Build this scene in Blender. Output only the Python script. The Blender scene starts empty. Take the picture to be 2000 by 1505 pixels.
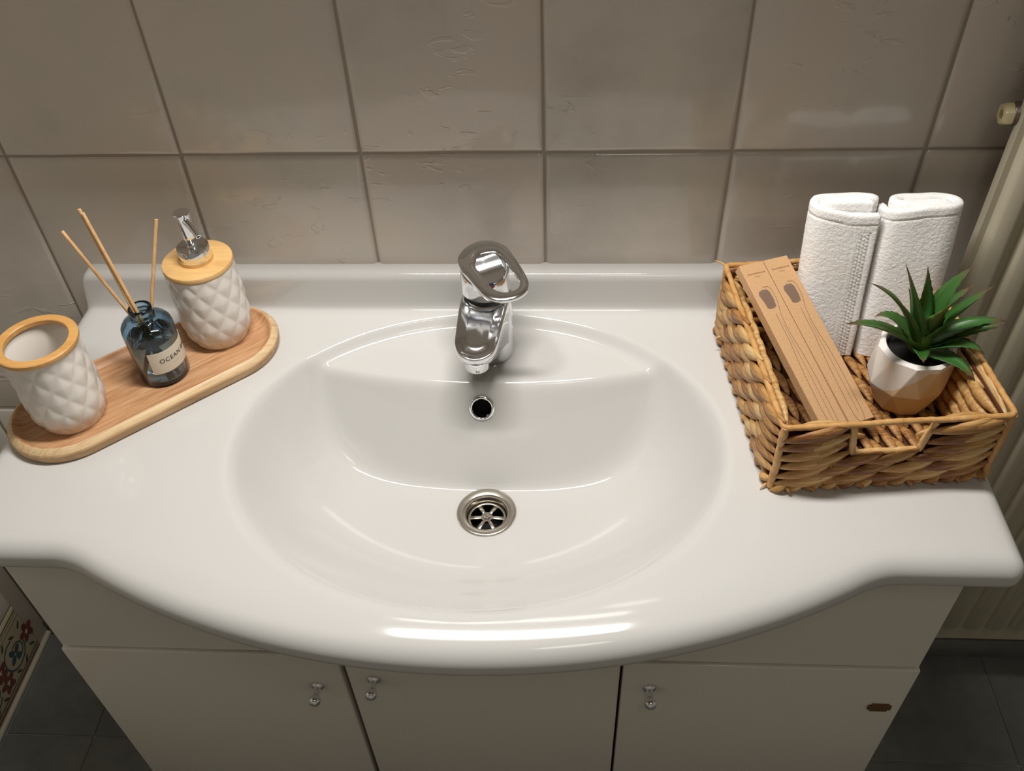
import bpy, bmesh, math, random
import numpy as np
from mathutils import Vector, Matrix, noise

random.seed(7)
rng = np.random.default_rng(7)
S = bpy.context.scene
COL = S.collection
PI = math.pi
CT = 0.85            # height of the washbasin deck above the floor

# ------------------------------------------------------------------ camera
cam_d = bpy.data.cameras.new('camera')
cam = bpy.data.objects.new('camera', cam_d)
COL.objects.link(cam)
Rv = Vector((0.99820899, 0.04790151, -0.03583648))
Uv = Vector((-0.0075638, 0.69529129, 0.71868826))
Fv = Vector((-0.05934305, 0.71713002, -0.69440834))
m = Matrix.Identity(4)
for i in range(3):
    m[i][0] = Rv[i]; m[i][1] = Uv[i]; m[i][2] = -Fv[i]
m.translation = Vector((0.01901459, -0.86275167, 0.75517735 + 0.78))
cam.matrix_world = m
cam_d.sensor_width = 36
cam_d.lens = 1747.8253 / 2000 * 36
cam_d.clip_start = 0.02
S.camera = cam

# ------------------------------------------------------------------ light
S.view_settings.view_transform = 'Standard'
S.view_settings.look = 'None'
S.view_settings.gamma = 1
S.view_settings.use_curve_mapping = False
S.view_settings.exposure = 0.0
try:
    S.cycles.use_denoising = True
    S.cycles.max_bounces = 14
    S.cycles.glossy_bounces = 8
    S.cycles.transmission_bounces = 12
    S.cycles.transparent_max_bounces = 12
    S.cycles.sample_clamp_indirect = 6.0
    S.cycles.caustics_refractive = False
    S.cycles.caustics_reflective = False
except Exception:
    pass
w = bpy.data.worlds.new('world'); S.world = w
w.use_nodes = True
w.node_tree.nodes['Background'].inputs[0].default_value = (0.9, 0.95, 1.0, 1)
w.node_tree.nodes['Background'].inputs[1].default_value = 0.05

LAMP_Y, LAMP_Z, LAMP_X = -0.215, CT + 0.93, -0.07
ld = bpy.data.lights.new('mirror_lamp_light', 'AREA')
ld.shape = 'RECTANGLE'; ld.size = 0.5; ld.size_y = 0.08
ld.energy = 11.2; ld.color = (1.0, 0.962, 0.915)
lo = bpy.data.objects.new('mirror_lamp_light', ld); COL.objects.link(lo)
lo.location = (LAMP_X, LAMP_Y, LAMP_Z); lo.rotation_euler = (math.radians(-3), 0, 0)
cd = bpy.data.lights.new('ceiling_fill_light', 'AREA')  # added fill light, out of view, lifts the dark cabinet front and floor
cd.shape = 'DISK'; cd.size = 0.34; cd.energy = 1.5; cd.color = (1.0, 0.95, 0.88)
co = bpy.data.objects.new('ceiling_fill_light', cd); COL.objects.link(co)
co.location = (0.25, -1.15, 2.385)

# ------------------------------------------------------------------ materials
def srgb(r, g, b):
    f = lambda c: (c / 255 / 12.92) if c / 255 <= 0.04045 else ((c / 255 + 0.055) / 1.055) ** 2.4
    return (f(r), f(g), f(b), 1)

def new_mat(name):
    mt = bpy.data.materials.new(name); mt.use_nodes = True
    nt = mt.node_tree
    return mt, nt, nt.nodes['Principled BSDF']

def setp(b, **k):
    for n, v in k.items():
        b.inputs[n.replace('_', ' ')].default_value = v

def plain(name, col, rough=0.5, metal=0.0, coat=0.0, **k):
    mt, nt, b = new_mat(name)
    b.inputs['Base Color'].default_value = col
    setp(b, Roughness=rough, Metallic=metal)
    b.inputs['Coat Weight'].default_value = coat
    b.inputs['Coat Roughness'].default_value = 0.05
    for n, v in k.items():
        b.inputs[n.replace('_', ' ')].default_value = v
    return mt

def ramp(nt, fac, stops):
    r = nt.nodes.new('ShaderNodeValToRGB')
    while len(r.color_ramp.elements) < len(stops):
        r.color_ramp.elements.new(0.5)
    for e, (p, c) in zip(r.color_ramp.elements, stops):
        e.position = p; e.color = c
    nt.links.new(fac, r.inputs[0])
    return r.outputs[0]

def tex(nt, kind='Noise', scale=5, detail=4, rough=0.5, coords='Object', vscale=(1, 1, 1), rot=(0, 0, 0), dist=0.0):
    tc = nt.nodes.new('ShaderNodeTexCoord')
    mp = nt.nodes.new('ShaderNodeMapping')
    mp.inputs['Scale'].default_value = vscale
    mp.inputs['Rotation'].default_value = rot
    nt.links.new(tc.outputs[coords], mp.inputs[0])
    t = nt.nodes.new('ShaderNodeTex' + kind)
    t.inputs['Scale'].default_value = scale
    if kind == 'Noise':
        t.inputs['Detail'].default_value = detail; t.inputs['Roughness'].default_value = rough
        t.inputs['Distortion'].default_value = dist
    nt.links.new(mp.outputs[0], t.inputs['Vector'])
    return t

def bump(nt, b, height, strength=0.3, dist=0.001, prev=None):
    bp = nt.nodes.new('ShaderNodeBump')
    bp.inputs['Strength'].default_value = strength
    bp.inputs['Distance'].default_value = dist
    nt.links.new(height, bp.inputs['Height'])
    if prev is not None:
        nt.links.new(prev, bp.inputs['Normal'])
    nt.links.new(bp.outputs[0], b.inputs['Normal'])
    return bp.outputs[0]

def objrand(nt):
    return nt.nodes.new('ShaderNodeObjectInfo').outputs['Random']

M = {}
M['porcelain'] = plain('porcelain', srgb(207, 206, 203), 0.09, IOR=1.5)
M['white_lacquer'] = plain('white_lacquer', srgb(226, 221, 211), 0.16)
M['chrome'] = plain('chrome', (0.80, 0.81, 0.83, 1), 0.10, 1.0)
M['steel'] = plain('steel', srgb(190, 184, 172), 0.28, 1.0)
M['black'] = plain('black', (0.004, 0.004, 0.004, 1), 0.7)
M['rubber'] = plain('rubber', (0.01, 0.01, 0.01, 1), 0.5)
M['red'] = plain('red', srgb(120, 20, 20), 0.3)
M['blue'] = plain('blue', srgb(25, 30, 70), 0.3)
M['grout'] = plain('grout', srgb(162, 152, 140), 0.9)
M['floor_grout'] = plain('floor_grout', srgb(150, 151, 146), 0.9)
M['paint'] = plain('paint', srgb(226, 222, 214), 0.6)
M['ceiling_paint'] = plain('ceiling_paint', srgb(240, 238, 234), 0.8)
M['radiator'] = plain('radiator', srgb(190, 182, 160), 0.35)
M['plug_cream'] = plain('plug_cream', srgb(214, 200, 158), 0.3)
M['plug_grey'] = plain('plug_grey', srgb(120, 110, 100), 0.35, 0.6)
M['soil'] = plain('soil', (0.006, 0.005, 0.004, 1), 0.95)
M['paper'] = plain('paper', srgb(218, 208, 190), 0.7)
M['ink'] = plain('ink', srgb(34, 28, 24), 0.7)
M['ink_grey'] = plain('ink_grey', srgb(118, 92, 74), 0.8)
M['bristle_grey'] = plain('bristle_grey', srgb(126, 104, 90), 0.8)
M['card_ink'] = plain('card_ink', srgb(120, 82, 48), 0.8)
M['bronze'] = plain('bronze', srgb(120, 88, 50), 0.35, 0.5)
M['mirror'] = plain('mirror', (0.85, 0.85, 0.85, 1), 0.02, 1.0)
M['cabinet_underside'] = plain('cabinet_underside', srgb(170, 160, 146), 0.5)

# glossy uneven ceramic wall tile
def tile_mat(name, c1, c2, c3, rough=0.12):
    mt, nt, b = new_mat(name)
    tc = nt.nodes.new('ShaderNodeTexCoord')
    n = nt.nodes.new('ShaderNodeTexNoise'); n.inputs['Scale'].default_value = 7; n.inputs['Detail'].default_value = 10; n.inputs['Roughness'].default_value = 0.62
    geo = nt.nodes.new('ShaderNodeNewGeometry')
    nt.links.new(geo.outputs['Position'], n.inputs['Vector'])
    add = nt.nodes.new('ShaderNodeMath'); add.operation = 'MULTIPLY_ADD'
    nt.links.new(objrand(nt), add.inputs[0]); add.inputs[1].default_value = 0.22
    nt.links.new(n.outputs[0], add.inputs[2])
    col = ramp(nt, add.outputs[0], [(0.35, c1), (0.6, c2), (0.85, c3)])
    nt.links.new(col, b.inputs['Base Color'])
    setp(b, Roughness=rough)
    # broad undulation, fine grain and sparse scratch-like ripples
    n1 = nt.nodes.new('ShaderNodeTexNoise'); n1.inputs['Scale'].default_value = 9; n1.inputs['Detail'].default_value = 2
    nt.links.new(geo.outputs['Position'], n1.inputs['Vector'])
    o = bump(nt, b, n1.outputs[0], 0.35, 0.004)
    mp = nt.nodes.new('ShaderNodeMapping'); mp.inputs['Scale'].default_value = (1, 1, 2.2)
    mp.inputs['Rotation'].default_value = (0, 0.35, 0)
    nt.links.new(geo.outputs['Position'], mp.inputs[0])
    n2 = nt.nodes.new('ShaderNodeTexNoise'); n2.inputs['Scale'].default_value = 26; n2.inputs['Detail'].default_value = 3
    n2.inputs['Distortion'].default_value = 1.2
    nt.links.new(mp.outputs[0], n2.inputs['Vector'])
    r2 = ramp(nt, n2.outputs[0], [(0.60, (0, 0, 0, 1)), (0.66, (1, 1, 1, 1))])
    msk = nt.nodes.new('ShaderNodeTexNoise'); msk.inputs['Scale'].default_value = 4.5; msk.inputs['Detail'].default_value = 1
    nt.links.new(geo.outputs['Position'], msk.inputs['Vector'])
    mr = ramp(nt, msk.outputs[0], [(0.50, (0, 0, 0, 1)), (0.60, (1, 1, 1, 1))])
    mm_ = nt.nodes.new('ShaderNodeMath'); mm_.operation = 'MULTIPLY'
    nt.links.new(r2, mm_.inputs[0]); nt.links.new(mr, mm_.inputs[1])
    o = bump(nt, b, mm_.outputs[0], 0.6, 0.0012, o)
    n3 = nt.nodes.new('ShaderNodeTexNoise'); n3.inputs['Scale'].default_value = 240; n3.inputs['Detail'].default_value = 2
    nt.links.new(geo.outputs['Position'], n3.inputs['Vector'])
    bump(nt, b, n3.outputs[0], 0.05, 0.0006, o)
    return mt
M['wall_tile'] = tile_mat('wall_tile', srgb(193, 187, 177), srgb(209, 202, 192), srgb(216, 202, 189), 0.14)
M['white_tile'] = tile_mat('white_tile', srgb(205, 200, 188), srgb(212, 207, 196), srgb(216, 210, 198), 0.15)
M['decor_tile'] = tile_mat('decor_tile', srgb(168, 158, 128), srgb(176, 166, 138), srgb(182, 170, 142), 0.2)
M['decor_red'] = plain('decor_red', srgb(112, 62, 52), 0.25)
M['decor_teal'] = plain('decor_teal', srgb(58, 84, 88), 0.25)
M['decor_green'] = plain('decor_green', srgb(70, 78, 50), 0.25)
M['decor_dark'] = plain('decor_dark', srgb(62, 54, 38), 0.25)
M['decor_cream'] = plain('decor_cream', srgb(205, 198, 176), 0.25)

# dark slate floor tile
mt, nt, b = new_mat('floor_tile'); M['floor_tile'] = mt
n = tex(nt, scale=9, detail=8, rough=0.65)
nt.links.new(ramp(nt, n.outputs[0], [(0.3, srgb(96, 98, 95)), (0.55, srgb(116, 118, 114)), (0.75, srgb(130, 132, 127))]), b.inputs['Base Color'])
setp(b, Roughness=0.5)
n2 = tex(nt, scale=60, detail=4); bump(nt, b, n2.outputs[0], 0.15, 0.001)

def wood(name, cols, scale=(14, 120, 120), rough=0.45, rot=(0, 0, 0), dist=1.0, bstr=0.12):
    mt, nt, b = new_mat(name)
    n = tex(nt, scale=1.0, detail=7, rough=0.6, vscale=scale, rot=rot, dist=dist)
    nt.links.new(ramp(nt, n.outputs[0], [(0.28, cols[0]), (0.5, cols[1]), (0.72, cols[2])]), b.inputs['Base Color'])
    setp(b, Roughness=rough)
    bump(nt, b, n.outputs[0], bstr, 0.0006)
    return mt
M['tray_wood'] = wood('tray_wood', (srgb(160, 112, 72), srgb(196, 150, 110), srgb(212, 172, 132)), (14, 190, 90), 0.5)
M['tray_wood_light'] = wood('tray_wood_light', (srgb(186, 150, 104), srgb(214, 184, 140), srgb(230, 204, 162)), (9, 150, 60), 0.5)
M['tray_wood_side'] = wood('tray_wood_side', (srgb(160, 124, 84), srgb(186, 150, 108), srgb(204, 170, 128)), (9, 110, 60), 0.5)
M['bamboo'] = wood('bamboo', (srgb(206, 160, 100), srgb(220, 178, 116), srgb(230, 192, 134)), (10, 90, 90), 0.42)
M['bamboo_rim'] = wood('bamboo_rim', (srgb(200, 148, 82), srgb(214, 162, 94), srgb(224, 176, 110)), (10, 90, 90), 0.42)
M['reed'] = wood('reed', (srgb(196, 150, 98), srgb(216, 174, 122), srgb(228, 192, 144)), (120, 120, 20), 0.6)

# satin ceramic of the quilted vessels
mt, nt, b = new_mat('quilted_ceramic'); M['quilted_ceramic'] = mt
b.inputs['Base Color'].default_value = srgb(224, 218, 210); setp(b, Roughness=0.2)
b.inputs['Subsurface Weight'].default_value = 0.06
b.inputs['Subsurface Radius'].default_value = (0.01, 0.008, 0.006)

# kraft card
mt, nt, b = new_mat('kraft_card'); M['kraft_card'] = mt
n = tex(nt, scale=500, detail=3)
nt.links.new(ramp(nt, n.outputs[0], [(0.3, srgb(194, 152, 108)), (0.7, srgb(206, 166, 122))]), b.inputs['Base Color'])
setp(b, Roughness=0.8); bump(nt, b, n.outputs[0], 0.1, 0.0003)

# terry cloth
def terry(name, col, s):
    mt, nt, b = new_mat(name)
    b.inputs['Base Color'].default_value = col
    setp(b, Roughness=0.95)
    b.inputs['Sheen Weight'].default_value = 0.4
    n1 = tex(nt, scale=900, detail=2)
    n2 = tex(nt, scale=330, detail=4, rough=0.7)
    o = bump(nt, b, n2.outputs[0], 0.7 * s, 0.0015)
    bump(nt, b, n1.outputs[0], 0.5 * s, 0.0008, o)
    return mt
M['terry'] = terry('terry', srgb(250, 249, 247), 1.0)
M['hem'] = terry('hem', srgb(246, 243, 238), 0.35)

# woven water hyacinth
def hyacinth(name, cols, vs):
    mt, nt, b = new_mat(name)
    n = tex(nt, scale=1.0, detail=6, rough=0.6, vscale=vs, dist=0.6)
    add = nt.nodes.new('ShaderNodeMath'); add.operation = 'MULTIPLY_ADD'
    nt.links.new(objrand(nt), add.inputs[0]); add.inputs[1].default_value = 0.42
    nt.links.new(n.outputs[0], add.inputs[2])
    sub = nt.nodes.new('ShaderNodeMath'); sub.operation = 'SUBTRACT'; sub.inputs[1].default_value = 0.21
    nt.links.new(add.outputs[0], sub.inputs[0])
    nt.links.new(ramp(nt, sub.outputs[0], [(0.22, cols[0]), (0.42, cols[1]), (0.62, cols[2]), (0.8, cols[3])]), b.inputs['Base Color'])
    setp(b, Roughness=0.5)
    bump(nt, b, n.outputs[0], 0.55, 0.0012)
    return mt
HC = (srgb(116, 68, 30), srgb(168, 120, 66), srgb(198, 156, 96), srgb(212, 184, 132))
M['hyacinth'] = hyacinth('hyacinth', HC, (22, 260, 260))
M['hyacinth_cord'] = hyacinth('hyacinth_cord', (srgb(150, 98, 48), srgb(190, 140, 80), srgb(206, 160, 100), srgb(216, 180, 126)), (60, 60, 60))
M['hyacinth_dark'] = plain('hyacinth_dark', srgb(84, 44, 20), 0.8)

# leaf: green, browner towards the tip (attribute 't' runs along the leaf)
mt, nt, b = new_mat('succulent_leaf'); M['leaf'] = mt
at = nt.nodes.new('ShaderNodeAttribute'); at.attribute_name = 't'
n = tex(nt, scale=60, detail=3)
mx = nt.nodes.new('ShaderNodeMath'); mx.operation = 'MULTIPLY_ADD'; mx.inputs[1].default_value = 0.16
nt.links.new(n.outputs[0], mx.inputs[0]); nt.links.new(at.outputs['Fac'], mx.inputs[2])
nt.links.new(ramp(nt, mx.outputs[0], [(0.08, srgb(92, 114, 42)), (0.30, srgb(46, 96, 36)), (0.82, srgb(58, 102, 46)), (0.97, srgb(96, 84, 56)), (1.0, srgb(84, 62, 48))]), b.inputs['Base Color'])
setp(b, Roughness=0.42)
b.inputs['Subsurface Weight'].default_value = 0.05

# plant pot: white glaze above a slanting line, tan below it
mt, nt, b = new_mat('pot_paint'); M['pot'] = mt
tc = nt.nodes.new('ShaderNodeTexCoord')
dot = nt.nodes.new('ShaderNodeVectorMath'); dot.operation = 'DOT_PRODUCT'
nt.links.new(tc.outputs['Object'], dot.inputs[0])
POT_DOT = dot
pr = nt.nodes.new('ShaderNodeMath'); pr.operation = 'GREATER_THAN'
nt.links.new(dot.outputs['Value'], pr.inputs[0])
POT_THR = pr
sepz = nt.nodes.new('ShaderNodeSeparateXYZ'); nt.links.new(tc.outputs['Object'], sepz.inputs[0])
rimz = nt.nodes.new('ShaderNodeMath'); rimz.operation = 'GREATER_THAN'; rimz.inputs[1].default_value = 0.0670
nt.links.new(sepz.outputs['Z'], rimz.inputs[0])
mxx = nt.nodes.new('ShaderNodeMath'); mxx.operation = 'MAXIMUM'
nt.links.new(pr.outputs[0], mxx.inputs[0]); nt.links.new(rimz.outputs[0], mxx.inputs[1])
mix = nt.nodes.new('ShaderNodeMix'); mix.data_type = 'RGBA'
mix.inputs[6].default_value = srgb(226, 200, 160); mix.inputs[7].default_value = srgb(236, 232, 226)
nt.links.new(mxx.outputs[0], mix.inputs[0]); nt.links.new(mix.outputs[2], b.inputs['Base Color'])
setp(b, Roughness=0.5)

# glass and liquid
def glass(name, col, ior=1.45, rough=0.0, dens=None, vcol=None):
    mt, nt, b = new_mat(name)
    b.inputs['Base Color'].default_value = col
    setp(b, Roughness=rough, IOR=ior)
    b.inputs['Transmission Weight'].default_value = 1.0
    if dens:
        va = nt.nodes.new('ShaderNodeVolumeAbsorption')
        va.inputs['Color'].default_value = vcol; va.inputs['Density'].default_value = dens
        nt.links.new(va.outputs[0], nt.nodes['Material Output'].inputs['Volume'])
    return mt
M['blue_glass'] = glass('blue_glass', (0.62, 0.78, 0.88, 1), 1.45, 0.0, 125.0, (0.16, 0.38, 0.55, 1))
M['perfume'] = glass('perfume', (0.97, 0.97, 0.95, 1), 1.36)

# ------------------------------------------------------------------ mesh helpers
def mesh_obj(name, verts, faces, mat, parent=None, smooth=False, loc=None, sharp=None):
    me = bpy.data.meshes.new(name)
    me.from_pydata([tuple(v) for v in verts], [], [tuple(f) for f in faces])
    me.update()
    o = bpy.data.objects.new(name, me); COL.objects.link(o)
    for mm in (mat if isinstance(mat, (list, tuple)) else [mat]):
        me.materials.append(mm)
    if smooth:
        me.polygons.foreach_set('use_smooth', [True] * len(me.polygons))
        if sharp is not None:
            me.set_sharp_from_angle(angle=math.radians(sharp))
    if parent is not None:
        o.parent = parent
    if loc is not None:
        o.location = loc
    return o

def bm_obj(name, bm, mat, parent=None, smooth=False, sharp=None, loc=None):
    bmesh.ops.recalc_face_normals(bm, faces=bm.faces)
    me = bpy.data.meshes.new(name); bm.to_mesh(me); bm.free()
    o = bpy.data.objects.new(name, me); COL.objects.link(o)
    for mm in (mat if isinstance(mat, (list, tuple)) else [mat]):
        me.materials.append(mm)
    if smooth:
        me.polygons.foreach_set('use_smooth', [True] * len(me.polygons))
        if sharp is not None:
            me.set_sharp_from_angle(angle=math.radians(sharp))
    if parent is not None: o.parent = parent
    if loc is not None: o.location = loc
    return o

def bm_box(bm, x0, x1, y0, y1, z0, z1, bev=0.0, seg=2):
    r = bmesh.ops.create_cube(bm, size=1.0)
    vs = r['verts']
    for v in vs:
        v.co = Vector((x0 if v.co.x < 0 else x1, y0 if v.co.y < 0 else y1, z0 if v.co.z < 0 else z1))
    if bev > 0:
        es = list({e for v in vs for e in v.link_edges})
        bmesh.ops.bevel(bm, geom=es, offset=bev, segments=seg, affect='EDGES', profile=0.5)

def box(name, x0, x1, y0, y1, z0, z1, mat, parent=None, bev=0.0, seg=2):
    bm = bmesh.new(); bm_box(bm, x0, x1, y0, y1, z0, z1, bev, seg)
    return bm_obj(name, bm, mat, parent, smooth=bev > 0, sharp=50)

def lathe_data(profile, n=64, cx=0.0, cy=0.0, axis=None, close=False):
    """profile: list of (r, z). returns verts, faces. r==0 ends make poles."""
    V, F, rings = [], [], []
    for r, z in profile:
        if r <= 1e-9:
            rings.append([len(V)]); V.append((cx, cy, z))
        else:
            ring = []
            for k in range(n):
                a = 2 * PI * k / n
                ring.append(len(V)); V.append((cx + r * math.cos(a), cy + r * math.sin(a), z))
            rings.append(ring)
    pairs = list(zip(rings[:-1], rings[1:]))
    if close: pairs.append((rings[-1], rings[0]))
    for A, B in pairs:
        for k in range(n):
            k2 = (k + 1) % n
            if len(A) == 1 and len(B) == 1: continue
            if len(A) == 1: F.append((A[0], B[k2], B[k]))
            elif len(B) == 1: F.append((A[k], A[k2], B[0]))
            else: F.append((A[k], A[k2], B[k2], B[k]))
    return V, F

def fix_normals(o):
    bm = bmesh.new(); bm.from_mesh(o.data)
    bmesh.ops.recalc_face_normals(bm, faces=bm.faces)
    bm.to_mesh(o.data); bm.free()

def lathe(name, profile, mat, parent=None, n=64, cx=0, cy=0, sharp=35, close=False, M4=None):
    V, F = lathe_data(profile, n, cx, cy, close=close)
    if M4 is not None:
        V = [M4 @ Vector(v) for v in V]
    o = mesh_obj(name, V, F, mat, parent, True)
    fix_normals(o)
    o.data.set_sharp_from_angle(angle=math.radians(sharp))
    return o

def align(direction, origin=(0, 0, 0)):
    q = Vector(direction).to_track_quat('Z', 'Y')
    return Matrix.Translation(Vector(origin)) @ q.to_matrix().to_4x4()

def tube_data(pts, radii, n=12, cap=True):
    V, F = [], []
    pts = [Vector(p) for p in pts]
    prev = None
    for i, p in enumerate(pts):
        d = (pts[min(i + 1, len(pts) - 1)] - pts[max(i - 1, 0)]).normalized()
        if prev is None:
            u = d.orthogonal().normalized()
        else:
            u = (prev - d * prev.dot(d)).normalized()
        prev = u
        v = d.cross(u)
        r = radii[i] if hasattr(radii, '__len__') else radii
        for k in range(n):
            a = 2 * PI * k / n
            V.append(p + (u * math.cos(a) + v * math.sin(a)) * r)
    for i in range(len(pts) - 1):
        for k in range(n):
            k2 = (k + 1) % n
            F.append((i * n + k, i * n + k2, (i + 1) * n + k2, (i + 1) * n + k))
    if cap:
        F.append(tuple(range(n - 1, -1, -1)))
        F.append(tuple((len(pts) - 1) * n + k for k in range(n)))
    return V, F

def tube(name, pts, radii, mat, parent=None, n=12, sharp=60):
    V, F = tube_data(pts, radii, n)
    return mesh_obj(name, V, F, mat, parent, True, sharp=sharp)

def thing(name, label, cat, loc=(0, 0, 0), rotz=0.0, group=None):
    o = bpy.data.objects.new(name, None); COL.objects.link(o)
    o.location = loc; o.rotation_euler = (0, 0, rotz); o.empty_display_size = 0.02
    o['label'] = label; o['category'] = cat
    if group: o['group'] = group
    return o

def struct(o):
    o['kind'] = 'structure'; return o

def smin(a, b, k):
    h = np.clip(0.5 + 0.5 * (b - a) / k, 0, 1)
    return b * (1 - h) + a * h - k * h * (1 - h)
def smax(a, b, k): return -smin(-a, -b, k)

# ================================================================== ROOM
FZ = 0.03
XL, XR, YF, ZC = -0.965, 1.35, -1.75, 2.45
wall_b = struct(box('wall_back', XL, XR, 0.0035, 0.06, 0, ZC, M['grout']))
wall_l = struct(box('wall_left', XL - 0.06, XL - 0.0035, YF, 0.008, 0, ZC, M['grout']))
wall_r = struct(box('wall_right', XR, XR + 0.06, YF, 0.06, 0, ZC, M['paint']))
wall_f = struct(box('wall_front', XL - 0.06, XR + 0.06, YF - 0.06, YF, 0, ZC, M['paint']))
ceil = struct(box('ceiling', XL - 0.06, XR + 0.06, YF - 0.06, 0.06, ZC, ZC + 0.05, M['ceiling_paint']))
floor = struct(box('floor', XL - 0.06, XR + 0.06, YF - 0.06, 0.06, -0.06, FZ - 0.003, M['floor_grout']))

def pillow_tile(name, w_, h_, th=0.009, bev=0.0065):
    """tile in local x (width), z (height), front towards -y, soft pillowed edge, slightly uneven outline"""
    V, F = [], []
    us = [0, bev * 0.12, bev * 0.45, bev]
    xs = us + [w_ * 0.25, w_ * 0.5, w_ * 0.75] + [w_ - u for u in us[::-1]]
    zs = us + [h_ * 0.2, h_ * 0.4, h_ * 0.6, h_ * 0.8] + [h_ - u for u in us[::-1]]
    for j, z in enumerate(zs):
        for i, x in enumerate(xs):
            d = min(min(x, w_ - x), min(z, h_ - z))
            t = max(0.0, 1 - d / bev)
            y = -th + th * 0.55 * (t ** 2.2)
            jx = 0.0007 * noise.noise(Vector((z * 19, 3.1 * (i < 4), w_ + 7))) if (i < 4 or i > 6) else 0
            jz = 0.0007 * noise.noise(Vector((x * 19, 5.7 * (j < 4), h_ + 3))) if (j < 4 or j > 7) else 0
            V.append((x + jx, y, z + jz))
    nx = len(xs)
    for j in range(len(zs) - 1):
        for i in range(nx - 1):
            a = j * nx + i
            F.append((a, a + 1, a + nx + 1, a + nx))
    # back rim
    base = len(V)
    loop = [i for i in range(nx)] + [j * nx + nx - 1 for j in range(1, len(zs))] + \
           [(len(zs) - 1) * nx + i for i in range(nx - 2, -1, -1)] + [j * nx for j in range(len(zs) - 2, 0, -1)]
    for k in loop:
        V.append((V[k][0], 0.0, V[k][2]))
    L = len(loop)
    for k in range(L):
        F.append((loop[k], base + k, base + (k + 1) % L, loop[(k + 1) % L]))
    me = bpy.data.meshes.new(name)
    me.from_pydata(V, [], F); me.update()
    me.polygons.foreach_set('use_smooth', [True] * len(me.polygons))
    me.set_sharp_from_angle(angle=math.radians(70))
    return me

GAP = 0.0010
TW, TH = 0.2, 0.4
zj = 0.2662 + 0.78
x0 = -0.0057
def place(name, me, parent, loc, rot=(0, 0, 0)):
    o = bpy.data.objects.new(name, me); COL.objects.link(o)
    o.parent = parent; o.location = loc; o.rotation_euler = rot
    return o
tile_meshes = {}
def get_tile(w_, h_, mat):
    key = (round(w_, 4), round(h_, 4), mat.name)
    if key not in tile_meshes:
        me = pillow_tile('tile', w_, h_); me.materials.append(mat); tile_meshes[key] = me
    return tile_meshes[key]
rows_z = [(0.085, zj - 2 * TH), (zj - 2 * TH, zj - TH), (zj - TH, zj), (zj, zj + TH), (zj + TH, zj + 2 * TH), (zj + 2 * TH, zj + 3 * TH)]
for (za, zb) in rows_z:
    i = math.floor((XL - x0) / TW)
    while x0 + i * TW < XR:
        xa, xb = max(XL, x0 + i * TW), min(XR, x0 + (i + 1) * TW)
        zb_ = min(zb, ZC)
        if xb - xa > 0.02 and zb_ - za > 0.02:
            dy = random.uniform(-0.0005, 0.0005)
            place('tile', get_tile(xb - xa - GAP, zb_ - za - GAP, M['wall_tile']), wall_b,
                  (xa + GAP / 2, 0.009 + dy, za + GAP / 2), (random.uniform(-.0015, .0015), random.uniform(-.001, .001), random.uniform(-.0015, .0015)))
        i += 1
# left wall: white tiles above, a decorated border course above the floor
def left_tile(y0, y1, z0, z1, mat, dx=0.0):
    me = get_tile(y1 - y0 - GAP, z1 - z0 - GAP, mat)
    return place('tile', me, wall_l, (XL - 0.009 + dx, y0 + GAP / 2, z0 + GAP / 2), (0, 0, PI / 2))
BZ0, BZ1 = 0.041, 0.173
for z0_, z1_ in ((BZ1 + 0.002, 0.548), (0.548, 0.948), (0.948, 1.348), (1.348, 1.748), (1.748, 2.148), (2.148, 2.45)):
    for k in range(-9, 1):
        y0_, y1_ = max(YF, -0.0295 + (k - 1) * 0.2), min(0.0, -0.0295 + k * 0.2)
        if y1_ - y0_ > 0.03:
            left_tile(y0_, y1_, z0_, z1_, M['white_tile'])
        elif y1_ - y0_ > 0.008:
            left_tile(y0_, y1_, z0_, z1_, M['white_tile'])
def ribbon(points, width, z, closed=False):
    """flat ribbon around a 2-d polyline"""
    V, F = [], []
    n = len(points)
    for i, p in enumerate(points):
        a = points[(i - 1) % n] if closed or i > 0 else p
        c = points[(i + 1) % n] if closed or i < n - 1 else p
        d = Vector((c[0] - a[0], c[1] - a[1])).normalized()
        nn = Vector((-d.y, d.x)) * width / 2
        V += [(p[0] + nn.x, p[1] + nn.y, z), (p[0] - nn.x, p[1] - nn.y, z)]
    m_ = n if closed else n - 1
    for i in range(m_):
        j = (i + 1) % n
        F.append((2 * i, 2 * i + 1, 2 * j + 1, 2 * j))
    return V, F
def blob(cx, cy, rx, ry, z, ang=0, n=14, lob=0, amp=0.0):
    V, F = [(cx, cy, z)], []
    for k in range(n):
        a = 2 * PI * k / n
        r = 1 + amp * math.cos(lob * a)
        x, y = rx * r * math.cos(a), ry * r * math.sin(a)
        V.append((cx + x * math.cos(ang) - y * math.sin(ang), cy + x * math.sin(ang) + y * math.cos(ang), z))
    for k in range(n):
        F.append((0, 1 + k, 1 + (k + 1) % n))
    return V, F
def merge(parts):
    V, F, MI = [], [], []
    for (v, f, mi) in parts:
        o_ = len(V); V += list(v); F += [tuple(i + o_ for i in ff) for ff in f]; MI += [mi] * len(f)
    return V, F, MI
def arc(cx, cy, r, a0, a1, n=18):
    return [(cx + r * math.cos(a0 + (a1 - a0) * k / n), cy + r * math.sin(a0 + (a1 - a0) * k / n)) for k in range(n + 1)]
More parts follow.
